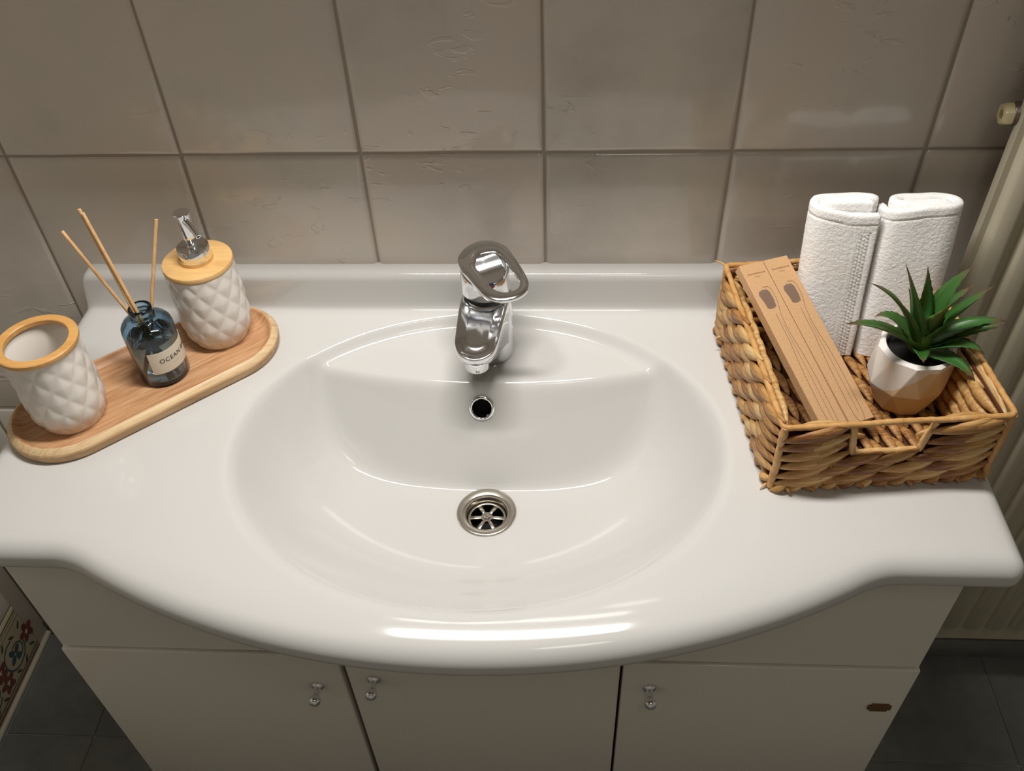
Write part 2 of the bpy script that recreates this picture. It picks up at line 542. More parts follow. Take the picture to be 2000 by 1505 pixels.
# painted scroll-and-flower print of one border tile, local x along the wall, y up
def motif():
    P_ = []
    hz = BZ1 - BZ0
    def add(vf, mi): P_.append((vf[0], vf[1], mi))
    for yy, ww, mi in ((0.123, 0.0022, 3), (0.117, 0.0012, 3), (0.109, 0.0012, 3), (0.017, 0.0022, 3), (0.009, 0.004, 0)):
        add(ribbon([(0.004, yy), (0.194, yy)], ww, 0), mi)
    for cx, sg in ((0.052, 1), (0.142, -1)):
        add(ribbon(arc(cx, 0.062, 0.030, 0.2, 0.2 + sg * 5.2, 26), 0.0034, 0), 1)
        add(ribbon(arc(cx + 0.008, 0.060, 0.016, 2.2, 2.2 + sg * 4.4, 20), 0.003, 0), 2)
        for k in range(4):
            a = k * 1.57 + 0.5
            add(blob(cx + 0.011 * math.cos(a), 0.060 + 0.011 * math.sin(a), 0.009, 0.006, 0, a), 1)
    for cx, cy in ((0.010, 0.062), (0.097, 0.074), (0.097, 0.040), (0.188, 0.062)):
        for k in range(5):
            a = k * 2 * PI / 5 + 0.3
            add(blob(cx + 0.011 * math.cos(a), cy + 0.011 * math.sin(a), 0.010, 0.0065, 0, a), 0)
        add(blob(cx, cy, 0.005, 0.005, 0), 4)
    for k in range(7):
        add(blob(0.02 + k * 0.027, 0.096 + 0.005 * math.sin(k * 2), 0.008, 0.003, 0, 0.8 * (-1) ** k), 2)
        add(blob(0.02 + k * 0.027, 0.027 + 0.004 * math.cos(k * 2), 0.008, 0.003, 0, -0.8 * (-1) ** k), 2)
    V, F, MI = merge(P_)
    V = [(x, -0.00935 - 0.00002 * (i % 5), y) for i, (x, y, z) in enumerate(V)]
    me = bpy.data.meshes.new('painted_motif'); me.from_pydata(V, [], F); me.update()
    for mm in ('decor_red', 'decor_teal', 'decor_green', 'decor_dark', 'decor_cream'):
        me.materials.append(M[mm])
    me.polygons.foreach_set('material_index', MI)
    return me
mot = motif()
for k in range(-7, 1):
    y0_, y1_ = -0.0295 + (k - 1) * 0.2, -0.0295 + k * 0.2
    t_ = left_tile(y0_, y1_, BZ0, BZ1, M['decor_tile'])
    mo = bpy.data.objects.new('painted_motif', mot); COL.objects.link(mo)
    mo.parent = t_; mo.location = (0, 0, 0)
bm = bmesh.new(); bm_box(bm, XL - 0.009, XL + 0.004, YF, 0.0, FZ, BZ0, 0.003)
struct(bm_obj('trim_1', bm, M['decor_cream'], None, True, 50))

# floor tiles
fx0, fy0, FT = 0.771, -0.2, 0.393
ft_mesh = {}
for i in range(-6, 4):
    for j in range(-5, 3):
        xa, xb = max(XL + 0.004, fx0 + i * FT), min(XR, fx0 + (i + 1) * FT)
        ya, yb = max(YF, fy0 + j * FT), min(0.0, fy0 + (j + 1) * FT)
        if xb - xa < 0.02 or yb - ya < 0.02: continue
        key = (round(xb - xa, 4), round(yb - ya, 4))
        if key not in ft_mesh:
            bm = bmesh.new(); bm_box(bm, 0.0014, xb - xa - 0.0014, 0.0014, yb - ya - 0.0014, -0.008, 0, 0.001, 1)
            me = bpy.data.meshes.new('tile'); bm.to_mesh(me); bm.free(); me.materials.append(M['floor_tile']); ft_mesh[key] = me
        place('tile', ft_mesh[key], floor, (xa, ya, FZ))
# dark tiled skirting on the back wall
skirt = struct(box('baseboard_back', XL + 0.004, XR, -0.004, 0.0035, FZ, 0.083, M['floor_tile'], None, 0.0015, 1))

# ================================================================== WASHBASIN
XC, W2 = -0.0735, 0.5112
yS = -0.0285
def front_y(x):
    dx = np.abs(np.asarray(x, float) - XC)
    f1 = np.full_like(dx, -0.385)
    R_ = 0.772
    f2 = -0.4862 + (R_ - np.sqrt(np.maximum(R_ * R_ - dx * dx, 0)))
    f = smin(f1, f2, 0.012)
    r = 0.016
    e = np.clip(dx - (W2 - r), 0, r)
    f = f + (r - np.sqrt(np.maximum(r * r - e * e, 0)))
    return f
EA, EB, EYC = 0.2555, 0.2035, -0.2350
DEPTH = -0.127
def edge_y(x):
    u = (np.asarray(x, float) + 0.0655) / 0.215
    return -0.1375 + 0.030 * np.clip(np.abs(u), 0, 1.3) ** 2.0
def bowl_h(x, y):
    dx = (x - XC); dy = (y - EYC)
    r = np.sqrt((dx / EA) ** 2 + (dy / EB) ** 2)
    sb = np.clip((dy + 0.13) / 0.13, 0, 1); sb = sb * sb * (3 - 2 * sb)
    ex = 2.7 + 2.4 * sb
    b_ = DEPTH * (1 - r ** ex)
    b_ = np.where(r > 1, -DEPTH * ex * (r - 1), b_)
    p0 = -0.0125 - 0.02 * np.clip(-0.03 - y, 0, 0.1)
    ye = edge_y(x)
    pl = p0 - 1.85 * (ye - y)
    w_ = smin(p0, pl, 0.010)
    rr_ = np.clip((r - 0.72) / 0.25, 0, 1)
    side_ = np.clip(np.abs(dx) / 0.2, 0, 1) ** 2
    h = smax(w_, b_, 0.008 + 0.016 * rr_ * rr_ * (3 - 2 * rr_) + 0.022 * side_ * (1 - rr_))
    # gentle recess of the outermost rim so that it rolls over
    bk_ = np.clip((dy - 0.06) / 0.08, 0, 1)
    return smin(np.zeros_like(h), h, 0.018 - 0.011 * bk_)
# column positions
edge_d = [0, 0.0004, 0.0012, 0.0024, 0.004, 0.006, 0.0085, 0.0115, 0.0150]
half = [W2 - d for d in edge_d] + [W2 - 0.018, W2 - 0.022]
inner = list(np.linspace(W2 - 0.026, 0, 150))
half = sorted(set(half + inner))
xs = np.array([-h for h in half[::-1] if h > 1e-9] + half) + XC
# rows: backsplash profile then deck
prof = []
for k in range(3): prof.append((0.008 - 0.0067 * k, 0.0515))
prof = [(0.0085, 0.0505), (0.002, 0.0508), (-0.005, 0.0508), (-0.010, 0.0505)]
for k in range(1, 9):
    a = k / 8 * PI / 2
    prof.append((-0.0115 - 0.0100 * math.sin(a), 0.0405 + 0.0100 * math.cos(a)))
prof += [(-0.0218, 0.032), (-0.0221, 0.022), (-0.0224, 0.012), (-0.0229, 0.006), (-0.0241, 0.0026), (-0.0262, 0.0007)]
rows_y_front = [0.0, 0.0004, 0.0012, 0.0024, 0.004, 0.006, 0.0085, 0.0115, 0.015, 0.019]
nd = 165
X, Y, Z = [], [], []
fy = front_y(xs)
dxn = np.abs(xs - XC)
T = np.ones_like(xs)
q = np.clip((dxn - (W2 - 0.0275)) / 0.012, 0, 1)
T = (0.0505 - 0.012 + 0.012 * np.sqrt(np.clip(1 - q * q, 0, 1))) / 0.0505
tail = np.clip((dxn - (W2 - 0.0155)) / 0.0075, 0, 1)
T = np.where(dxn > W2 - 0.0155, T * (1 - tail) ** 1.6, T)
rows = []
for (yy, zz) in prof:
    rows.append((np.full_like(xs, yy), zz * T))
for k in range(nd + 1):
    t = k / nd
    yk = yS + (fy + 0.023 - yS) * t
    rows.append((yk, None))
for d in rows_y_front[::-1]:
    rows.append((fy + d, None))
ny, nx = len(rows), len(xs)
YY = np.array([r[0] for r in rows]); XX = np.tile(xs, (ny, 1))
ZZ = np.zeros_like(YY)
H = bowl_h(XX, YY)
for j, r in enumerate(rows):
    if r[1] is not None:
        ZZ[j] = r[1]
    else:
        cove = 0.0006 * np.clip(1 - (yS - YY[j]) / 0.004, 0, 1)
        ZZ[j] = H[j] + cove * T
# edge rounding
out = [(x, y) for x, y in zip(xs, fy)]
poly = np.array([(xs[0], 0.3)] + out + [(xs[-1], 0.3)])
def dist_poly(px, py, poly):
    best = np.full(px.shape, 1e9)
    for (ax, ay), (bx_, by_) in zip(poly[:-1], poly[1:]):
        vx, vy = bx_ - ax, by_ - ay
        L = vx * vx + vy * vy
        if L < 1e-14: continue
        t = np.clip(((px - ax) * vx + (py - ay) * vy) / L, 0, 1)
        best = np.minimum(best, np.hypot(px - ax - t * vx, py - ay - t * vy))
    return best
near = (XX - XX.min() < 0.03) | (XX.max() - XX < 0.03) | ((YY - fy[None, :]) < 0.05)
D = np.full(YY.shape, 1.0)
D[near] = dist_poly(XX[near], YY[near], poly)
Re = 0.0165
e = np.clip(Re - D, 0, Re)
drop = (Re - np.sqrt(np.clip(Re * Re - e * e, 0, None))) * 0.92
cw = np.clip((0.40 - np.abs(XX - XC)) / 0.12, 0, 1)
soft = (0.0032 + 0.0030 * cw) * np.clip(1 - D / (0.030 + 0.016 * cw), 0, 1) ** 2
splash_rows = len(prof)
ZZ = ZZ - drop - soft
V = [(XX[j, i], YY[j, i], CT + ZZ[j, i]) for j in range(ny) for i in range(nx)]
DRX, DRY = -0.0695, -0.2325
dr_z = float(bowl_h(np.array([DRX]), np.array([DRY]))[0])
OVX, OVY = -0.0755, -0.1512
ov_z = float(bowl_h(np.array([OVX]), np.array([OVY]))[0])
sl = (float(bowl_h(np.array([OVX]), np.array([OVY + 0.002]))[0]) - float(bowl_h(np.array([OVX]), np.array([OVY - 0.002]))[0])) / 0.004
ov_n = Vector((0, -sl, 1)).normalized()
F = []
for j in range(ny - 1):
    for i in range(nx - 1):
        cx_ = (XX[j, i] + XX[j + 1, i + 1]) / 2; cy_ = (YY[j, i] + YY[j + 1, i + 1]) / 2
        cz_ = (ZZ[j, i] + ZZ[j + 1, i + 1]) / 2
        if (cx_ - DRX) ** 2 + (cy_ - DRY) ** 2 < 0.0265 ** 2: continue
        if (cx_ - OVX) ** 2 + (cy_ - OVY) ** 2 + (cz_ - ov_z) ** 2 < 0.0125 ** 2: continue
        a = j * nx + i
        F.append((a, a + nx, a + nx + 1, a + 1))
# skirt under the edge
loop = [(j * nx) for j in range(0, ny)] + [(ny - 1) * nx + i for i in range(1, nx)] + [j * nx + nx - 1 for j in range(ny - 2, -1, -1)]
prev = loop
def pt(k): return Vector(V[k])
cen = Vector((XC, -0.15, 0))
for (inset, zz) in ((0.0, -0.024), (0.0006, -0.0285), (0.0022, -0.0315), (0.0045, -0.033), (0.016, -0.033), (0.018, -0.030)):
    cur = []
    for k in loop:
        x, y, z = V[k]
        nxm = -1 if x > XC + W2 - inset - 1e-4 else (1 if x < XC - W2 + inset + 1e-4 else 0)
        xx = min(max(x, XC - W2 + inset), XC + W2 - inset)
        fyl = float(front_y(np.array([xx]))[0])
        yy = max(y, fyl + inset)
        cur.append(len(V)); V.append((xx, yy, CT + zz))
    for a_, b_, c_, d_ in zip(prev[:-1], prev[1:], cur[1:], cur[:-1]):
        F.append((a_, d_, c_, b_))
    prev = cur
basin = thing('washbasin', 'wide white washbasin with bowed front, low backsplash and oval bowl, set on the cabinet', 'washbasin')
bo = mesh_obj('basin_body', V, F, M['porcelain'], basin, True)
fix_normals(bo)
# make sure normals point up
bo.data.update()
if bo.data.polygons[len(bo.data.polygons) // 2].normal.z < 0:
    bo.data.flip_normals()
# overflow
Mo = align(ov_n, (OVX, OVY, CT + ov_z))
lathe('overflow_ring', [(0.0108, -0.006), (0.0109, 0.0010), (0.0116, 0.0021), (0.0128, 0.0024), (0.0142, 0.0016), (0.0150, 0.0002), (0.0150, -0.003)], M['chrome'], basin, 48, M4=Mo, sharp=60)
lathe('overflow_hole', [(0.0112, 0.0), (0.0112, -0.020), (0, -0.0205)], M['black'], basin, 32, M4=Mo)
# drain
zd_ = CT + dr_z
dr = bpy.data.objects.new('drain', None); COL.objects.link(dr); dr.parent = basin; dr.location = (DRX, DRY, zd_)
lathe('flange', [(0.0342, -0.004), (0.0342, 0.0006), (0.0336, 0.0016), (0.0320, 0.0021), (0.0262, 0.0012), (0.0240, 0.0001), (0.0232, -0.003), (0.0232, -0.016)], M['steel'], dr, 72, sharp=70)
lathe('drain_pipe', [(0.0240, -0.010), (0.0236, -0.045), (0, -0.045)], M['black'], dr, 40)
bm = bmesh.new()
def ringseg(bm, r0, r1, z0, z1, a0=0, a1=2 * PI, n=40):
    full = abs(a1 - a0 - 2 * PI) < 1e-6
    vs = []
    for k in range(n if full else n + 1):
        a = a0 + (a1 - a0) * k / n
        vs.append([bm.verts.new((r * math.cos(a), r * math.sin(a), z)) for r, z in ((r0, z0), (r1, z0), (r1, z1), (r0, z1))])
    K = len(vs)
    for k in range(K if full else K - 1):
        A, B = vs[k], vs[(k + 1) % K]
        for q_ in range(4):
            bm.faces.new((A[q_], A[(q_ + 1) % 4], B[(q_ + 1) % 4], B[q_]))
ringseg(bm, 0.0192, 0.0222, -0.0125, -0.0095)
ringseg(bm, 0.0028, 0.0066, -0.0112, -0.0080)
for k in range(6):
    a = k * PI / 3 + PI / 6 * 0.0
    c, s_ = math.cos(a), math.sin(a)
    def q3(r, t, z): return bm.verts.new((r * c - t * s_, r * s_ + t * c, z))
    for (ra, ta, rb, tb) in ((0.005, 0.0018, 0.0205, 0.0026),):
        vs = [q3(ra, -ta, -0.0112), q3(rb, -tb, -0.0122), q3(rb, tb, -0.0122), q3(ra, ta, -0.0112),
              q3(ra, -ta, -0.0086), q3(rb, -tb, -0.0100), q3(rb, tb, -0.0100), q3(ra, ta, -0.0086)]
        for f_ in ((0, 3, 2, 1), (4, 5, 6, 7), (0, 1, 5, 4), (1, 2, 6, 5), (2, 3, 7, 6), (3, 0, 4, 7)):
            bm.faces.new([vs[i_] for i_ in f_])
bmesh.ops.bevel(bm, geom=[e_ for e_ in bm.edges if e_.calc_length() > 0.002 and abs(e_.verts[0].co.z - e_.verts[1].co.z) < 0.002 and max(e_.verts[0].co.z, e_.verts[1].co.z) > -0.0105], offset=0.0004, segments=1, affect='EDGES')
bm_obj('strainer', bm, M['steel'], dr, True, 50)
lathe('screw', [(0.0034, -0.009), (0.0034, -0.0072), (0.0026, -0.0066), (0.0010, -0.0066), (0.0008, -0.0080), (0, -0.0080)], M['steel'], dr, 20)

# ================================================================== FAUCET
FX, FY = -0.0680, -0.0805
fb = CT + float(bowl_h(np.array([FX]), np.array([FY]))[0])
fau = thing('faucet', 'chrome single lever mixer tap with open loop handle on the back of the washbasin', 'faucet', (FX, FY, fb))
zo = CT - fb          # deck level in local z
def L3(x, y, z): return (x - FX, y - FY, z + zo)
lathe('body', [(0.0, 0.0), (0.0262, 0.0), (0.0266, 0.0006), (0.0264, 0.003), (0.0262, 0.02), (0.0268, 0.060), (0.0272, 0.0700 + zo), (0.0262, 0.0712 + zo), (0.0, 0.0712 + zo)], M['chrome'], fau, 72)
lathe('gasket', [(0.0250, 0.0705 + zo), (0.0250, 0.0765 + zo), (0, 0.0765 + zo)], M['rubber'], fau, 48)
def smooth_closed(pts, n=96):
    """Catmull-Rom resample of a closed 2-d polygon"""
    P_ = [Vector(p) for p in pts]; m_ = len(P_); out_ = []
    for i in range(m_):
        p0, p1, p2, p3 = P_[(i - 1) % m_], P_[i], P_[(i + 1) % m_], P_[(i + 2) % m_]
        for k in range(8):
            t = k / 8
            out_.append(0.5 * ((2 * p1) + (-p0 + p2) * t + (2 * p0 - 5 * p1 + 4 * p2 - p3) * t * t + (-p0 + 3 * p1 - 3 * p2 + p3) * t ** 3))
    # equal arc length
    L = [0]
    for a_, b_ in zip(out_, out_[1:] + out_[:1]): L.append(L[-1] + (b_ - a_).length)
    res = []
    j = 0
    for k in range(n):
        s_ = L[-1] * k / n
        while L[j + 1] < s_: j += 1
        t = (s_ - L[j]) / max(L[j + 1] - L[j], 1e-12)
        res.append(out_[j].lerp(out_[(j + 1) % len(out_)], t))
    return res
# spout, seen from above as a long tongue
sp_out = [(-0.0700, -0.0620), (-0.0880, -0.0650), (-0.0955, -0.0860), (-0.0970, -0.1000), (-0.0982, -0.1180), (-0.0990, -0.1390), (-0.0988, -0.1520), (-0.0945, -0.1640),
          (-0.0865, -0.1705), (-0.0765, -0.1728), (-0.0664, -0.1705), (-0.0580, -0.1640), (-0.0532, -0.1520), (-0.0495, -0.1325), (-0.0462, -0.1130), (-0.0436, -0.0960), (-0.0430, -0.0830), (-0.0500, -0.0660)]
pts = smooth_closed(sp_out, 88)
cpt = Vector((-0.073, -0.118))
def top_z(y): return 0.072 + 0.25 * (y + 0.1) if y < -0.1 else 0.072 - 0.0 * (y + 0.1)
def th_(y):
    t = min(max((-0.095 - y) / 0.078, 0), 1)
    return 0.052 * (1 - t) ** 1.3 + 0.0135
rings = []
def ring_at(sc, dz_top=None, dz_bot=None):
    r_ = []
    for p in pts:
        q_ = cpt + (p - cpt) * sc if isinstance(sc, float) else p
        z = top_z(q_.y) + dz_top if dz_top is not None else top_z(p.y) - th_(p.y) + dz_bot
        r_.append((q_.x, q_.y, z))
    return r_
def inset(pts_, d):
    n_ = len(pts_); o_ = []
    for i in range(n_):
        t = (pts_[(i + 1) % n_] - pts_[(i - 1) % n_]).normalized()
        nn = Vector((-t.y, t.x))
        if nn.dot(cpt - pts_[i]) < 0: nn = -nn
        o_.append(pts_[i] + nn * d)
    return o_
def ring_in(d, dz_top=None, dz_bot=None):
    r_ = []
    for p, q_ in zip(pts, inset(pts, d)):
        z = top_z(p.y) + dz_top if dz_top is not None else top_z(p.y) - th_(p.y) + dz_bot
        r_.append((q_.x, q_.y, z))
    return r_
rings = [ring_in(0.010, dz_top=-0.0012), ring_in(0.004, dz_top=-0.0006), ring_in(0.0014, dz_top=0.0), ring_in(0.0004, dz_top=-0.0006), ring_in(0.0, dz_top=-0.0018),
         ring_in(0.0003, dz_top=-0.006), ring_in(0.0022, dz_bot=0.0025), ring_in(0.006, dz_bot=0.0)]
V, F = [], []
n_ = len(pts)
for r_ in rings: V += [L3(*v) for v in r_]
for k in range(len(rings) - 1):
    for i in range(n_):
        j = (i + 1) % n_
        F.append((k * n_ + i, k * n_ + j, (k + 1) * n_ + j, (k + 1) * n_ + i))
# shallow dish on top
ins_ = inset(pts, 0.010)
prev0 = 0
for q_ in range(1, 9):
    f_ = 1 - q_ / 9
    st_ = len(V)
    for p in ins_:
        p2 = Vector((cpt.x + (p.x - cpt.x) * f_, cpt.y + (p.y - cpt.y) * f_))
        V.append(L3(p2.x, p2.y, top_z(p2.y) - 0.0012 - 0.0016 * (1 - f_ * f_)))
    for i in range(n_):
        j = (i + 1) % n_
        F.append((prev0 + i, st_ + i, st_ + j, prev0 + j))
    prev0 = st_
cidx = len(V); V.append(L3(cpt.x, cpt.y, top_z(cpt.y) - 0.0028))
for i in range(n_): F.append((prev0 + i, cidx, prev0 + (i + 1) % n_))
cb = len(V); V.append(L3(cpt.x, cpt.y, top_z(cpt.y) - th_(cpt.y)))
kk = (len(rings) - 1) * n_
for i in range(n_): F.append((kk + i, kk + (i + 1) % n_, cb))
sp = mesh_obj('spout', V, F, M['chrome'], fau, True); fix_normals(sp)
sp.data.set_sharp_from_angle(angle=math.radians(75))
ax, ay, az = L3(-0.0755, -0.1590, 0.0)
aer = lathe('aerator', [(0.0, 0.0452 + zo), (0.0135, 0.0452 + zo), (0.0135, 0.0335 + zo), (0.0128, 0.0325 + zo), (0.0105, 0.0325 + zo), (0.0105, 0.0345 + zo), (0, 0.0345 + zo)], M['chrome'], fau, 40, cx=ax, cy=ay)
# loop handle: cap + plate with opening
def pz(y): return 0.118 + 0.12 * (y + 0.053)
HX, HY = -0.0695, -0.0795
V, F = [], []
nr, na = 10, 72
capr = 0.0268
def captop(x, y):
    z = pz(y) - 0.0012
    d = (-0.070 - y) + 0.45 * (x - HX)
    if d > 0: z -= 0.0095 * (1 - math.exp(-((d / 0.0125) ** 1.5))) + 0.05 * d
    return z
zb = 0.0762
V.append(L3(HX, HY, captop(HX, HY)))
for r in range(1, nr + 1):
    rr = capr * r / nr * (0.985 if r == nr else 1)
    for k in range(na):
        a = 2 * PI * k / na
        x, y = HX + rr * math.cos(a), HY + rr * math.sin(a)
        V.append(L3(x, y, captop(x, y) - (0.0006 if r == nr else 0)))
for k in range(na): F.append((0, 1 + k, 1 + (k + 1) % na))
for r in range(nr - 1):
    for k in range(na):
        a_ = 1 + r * na + k; b_ = 1 + r * na + (k + 1) % na
        F.append((a_, a_ + na, b_ + na, b_))
last = 1 + (nr - 1) * na
for dz_, rr in ((-0.0014, capr), (None, capr + 0.0004), ('b', capr - 0.001)):
    st = len(V)
    for k in range(na):
        a = 2 * PI * k / na
        x, y = HX + rr * math.cos(a), HY + rr * math.sin(a)
        z = captop(x, y) + dz_ if isinstance(dz_, float) else (zb + 0.001 if dz_ is None else zb)
        V.append(L3(x, y, z))
    for k in range(na):
        F.append((last + k, st + k, st + (k + 1) % na, last + (k + 1) % na))
    last = st
F.append(tuple(last + k for k in range(na)))
hd = bpy.data.objects.new('handle', None); COL.objects.link(hd); hd.parent = fau
cap_ = mesh_obj('cap', V, F, M['chrome'], hd, True); fix_normals(cap_)
cap_.data.set_sharp_from_angle(angle=math.radians(50))
outl = [(-0.0982, -0.0796), (-0.0968, -0.07), (-0.0904, -0.0586), (-0.0797, -0.0504), (-0.0697, -0.0479), (-0.0584, -0.0496), (-0.0467, -0.0571), (-0.0413, -0.066), (-0.0311, -0.0852), (-0.0216, -0.1069), (-0.0197, -0.1176), (-0.0221, -0.1266), (-0.0313, -0.1355), (-0.0443, -0.1399), (-0.055, -0.1392), (-0.0654, -0.1333), (-0.0749, -0.1207), (-0.084, -0.107), (-0.0925, -0.0954)]
hole = [(-0.0787, -0.0804), (-0.0749, -0.0724), (-0.0645, -0.0684), (-0.055, -0.0692), (-0.0474, -0.0781), (-0.0384, -0.0938), (-0.0307, -0.1092), (-0.0298, -0.1191), (-0.0344, -0.1251), (-0.0449, -0.1281), (-0.0559, -0.1236), (-0.0647, -0.1115), (-0.072, -0.0993), (-0.0782, -0.0883)]
hc = Vector((-0.0545, -0.098))
def polar(pl, n_=96):
    P2 = smooth_closed(pl, 400); res = []
    angs = [math.atan2((p - hc).y, (p - hc).x) for p in P2]
    for k in range(n_):
        a = -PI + 2 * PI * (k + 0.5) / n_
        bi = min(range(400), key=lambda i_: abs(math.atan2(math.sin(angs[i_] - a), math.cos(angs[i_] - a))))
        res.append(P2[bi])
    return res
po, ph = polar(outl), polar(hole)
V, F = [], []
pn = 96
def pring(fr, dz):
    for k in range(pn):
        p = ph[k].lerp(po[k], fr); V.append(L3(p.x, p.y, pz(p.y) + dz))
for fr, dz in ((0.02, -0.0045), (0.0, -0.003), (0.0, -0.0010), (0.05, 0.0), (0.5, 0.0003), (0.93, 0.0), (0.985, -0.0007), (1.0, -0.002), (0.985, -0.0042), (0.93, -0.0050), (0.4, -0.0050)):
    pring(fr, dz)
K = 11
for r in range(K):
    r2 = (r + 1) % K
    for k in range(pn):
        k2 = (k + 1) % pn
        F.append((r * pn + k, r * pn + k2, r2 * pn + k2, r2 * pn + k))
lp = mesh_obj('lever', V, F, M['chrome'], hd, True); fix_normals(lp)
lp.data.set_sharp_from_angle(angle=math.radians(60))
# red and blue dot
dd = Vector((0.32, -0.94, 0.12)).normalized()
Md = align(dd, L3(HX + 0.0268 * 0.33, HY - 0.0268 * 0.945, 0.0990))
for nm_, sgn, mk in (('hot_mark', -1, 'red'), ('cold_mark', 1, 'blue')):
    V = [Md @ Vector((0, 0, 0.0006))]; F = []
    for k in range(13):
        a = PI * k / 12
        V.append(Md @ Vector((0.0038 * math.cos(a), sgn * 0.0038 * math.sin(a), 0.0005)))
    for k in range(12): F.append((0, 1 + k, 2 + k))
    mesh_obj(nm_, V, F, M[mk], hd, False)

# ================================================================== VANITY CABINET
cab = thing('vanity_cabinet', 'white gloss bathroom cabinet with three doors under the washbasin', 'cabinet', (XC, 0, 0))
CL, CR, CYF = -0.5610, 0.4085, -0.352
def cb_(name, x0_, x1_, y0_, y1_, z0_, z1_, mat='white_lacquer', bev=0.0012, parent=None):
    return box(name, x0_ - XC, x1_ - XC, y0_, y1_, z0_, z1_, M[mat], parent or cab, bev)
cb_('side_panel', CL, CL + 0.016, CYF + 0.018, -0.006, 0.10, 0.8168)
cb_('side_panel', CR - 0.016, CR, CYF + 0.018, -0.006, 0.10, 0.8168)
cb_('bottom_panel', CL + 0.016, CR - 0.016, CYF + 0.018, -0.006, 0.10, 0.118)
cb_('plinth', CL + 0.03, CR - 0.03, CYF + 0.05, -0.01, FZ, 0.10)
cb_('divider', -0.2440, -0.2280, CYF + 0.026, -0.01, 0.118, 0.60, 'hyacinth_dark')
cb_('divider', 0.0780, 0.0940, CYF + 0.026, -0.01, 0.118, 0.60, 'hyacinth_dark')
# fixed front panel, its top edge cut to clear the bowl
top = []
for k in range(41):
    x = CL + (CR - CL) * k / 40
    top.append((x - XC, 0.8168 if abs(x - XC) > 0.262 else 0.8168 - 0.120 * (1 - ((x - XC) / 0.262) ** 4)))
bm = bmesh.new()
fr = [bm.verts.new((x, CYF, z)) for x, z in [(CL - XC, 0.6155), (CR - XC, 0.6155)] + top[::-1]]
bk = [bm.verts.new((v.co.x, CYF + 0.018, v.co.z)) for v in fr]
bm.faces.new(fr); bm.faces.new(bk[::-1])
for i in range(len(fr)):
    j = (i + 1) % len(fr); bm.faces.new((fr[i], bk[i], bk[j], fr[j]))
bm_obj('front_panel', bm, M['white_lacquer'], cab)
DT, DB = 0.6125, 0.112
def knob(parent, x, z):
    Mk = align((0, -1, 0), (x - XC, CYF - 0.0035, z))
    lathe('knob', [(0.0, 0.0), (0.0072, 0.0), (0.0076, 0.0012), (0.0066, 0.0028), (0.0040, 0.0042), (0.0034, 0.0085), (0.0040, 0.0125), (0.0062, 0.0150), (0.0072, 0.0182), (0.0068, 0.0215), (0.0048, 0.0243), (0.0020, 0.0255), (0, 0.0257)], M['chrome'], parent, 32, M4=Mk)
for k, (xa, xb, kx, kz) in enumerate(((-0.5635, -0.2400, -0.2735, 0.5420), (-0.2335, 0.0835, -0.2035, 0.5610), (0.0870, 0.4110, 0.1190, 0.5585))):
    d = cb_('door', xa, xb, CYF - 0.0035, CYF + 0.0145, DB, DT, bev=0.0018)
    knob(d, kx, kz)
    if k == 2:
        bm = bmesh.new(); bm_box(bm, 0.3730 - XC, 0.3995 - XC, CYF - 0.0053, CYF - 0.0033, 0.5205, 0.5365, 0.0, 1)
        bmesh.ops.bevel(bm, geom=[e_ for e_ in bm.edges if abs(e_.verts[0].co.y - e_.verts[1].co.y) > 0.001], offset=0.0035, segments=4, affect='EDGES')
        s_ = bm_obj('badge', bm, M['bronze'], d); s_['label'] = 'small bronze coloured oval badge'

# ================================================================== RADIATOR
rad = thing('radiator', 'tall cream ribbed panel radiator on the back wall right of the washbasin', 'radiator', (0.4535, -0.05, 0.170))
RW, RH = 0.60, 1.30
V, F = [], []
pitch = 0.0352
us = []
nr_ = int(RW / pitch)
for k in range(nr_):
    c = k * pitch
    for du, dy in ((0.0, 0), (0.0065, 0), (0.0105, -0.0075), (0.0135, -0.009), (0.0265, -0.009), (0.0295, -0.0075), (0.0335, 0)):
        us.append((c + du, dy))
us.append((RW, 0))
zs_ = [(0.0, 0, 1), (0.030, 0, 1), (0.036, 0.3, 1), (0.044, 1, 1), (RH - 0.044, 1, 1), (RH - 0.036, 0.3, 1), (RH - 0.03, 0, 1), (RH, 0, 1)]
for z, s_, _ in zs_:
    for u, dy in us: V.append((u, dy * s_, z))
n_ = len(us)
for j in range(len(zs_) - 1):
    for i in range(n_ - 1):
        a = j * n_ + i; F.append((a, a + 1, a + n_ + 1, a + n_))
st = len(V)
lp_ = [i for i in range(n_)] + [j * n_ + n_ - 1 for j in range(1, len(zs_))] + [(len(zs_) - 1) * n_ + i for i in range(n_ - 2, -1, -1)] + [j * n_ for j in range(len(zs_) - 2, 0, -1)]
for k in lp_: V.append((V[k][0], 0.012, V[k][2]))
for k in range(len(lp_)):
    F.append((lp_[k], st + k, st + (k + 1) % len(lp_), lp_[(k + 1) % len(lp_)]))
F.append(tuple(st + k for k in range(len(lp_)))[::-1])
mesh_obj('panel', V, F, M['radiator'], rad, True, sharp=40)
for z in (0.25, 1.0):
    box('bracket', 0.08, 0.12, 0.012, 0.049, z, z + 0.06, M['radiator'], rad)
    box('bracket', 0.46, 0.50, 0.012, 0.049, z, z + 0.06, M['radiator'], rad)
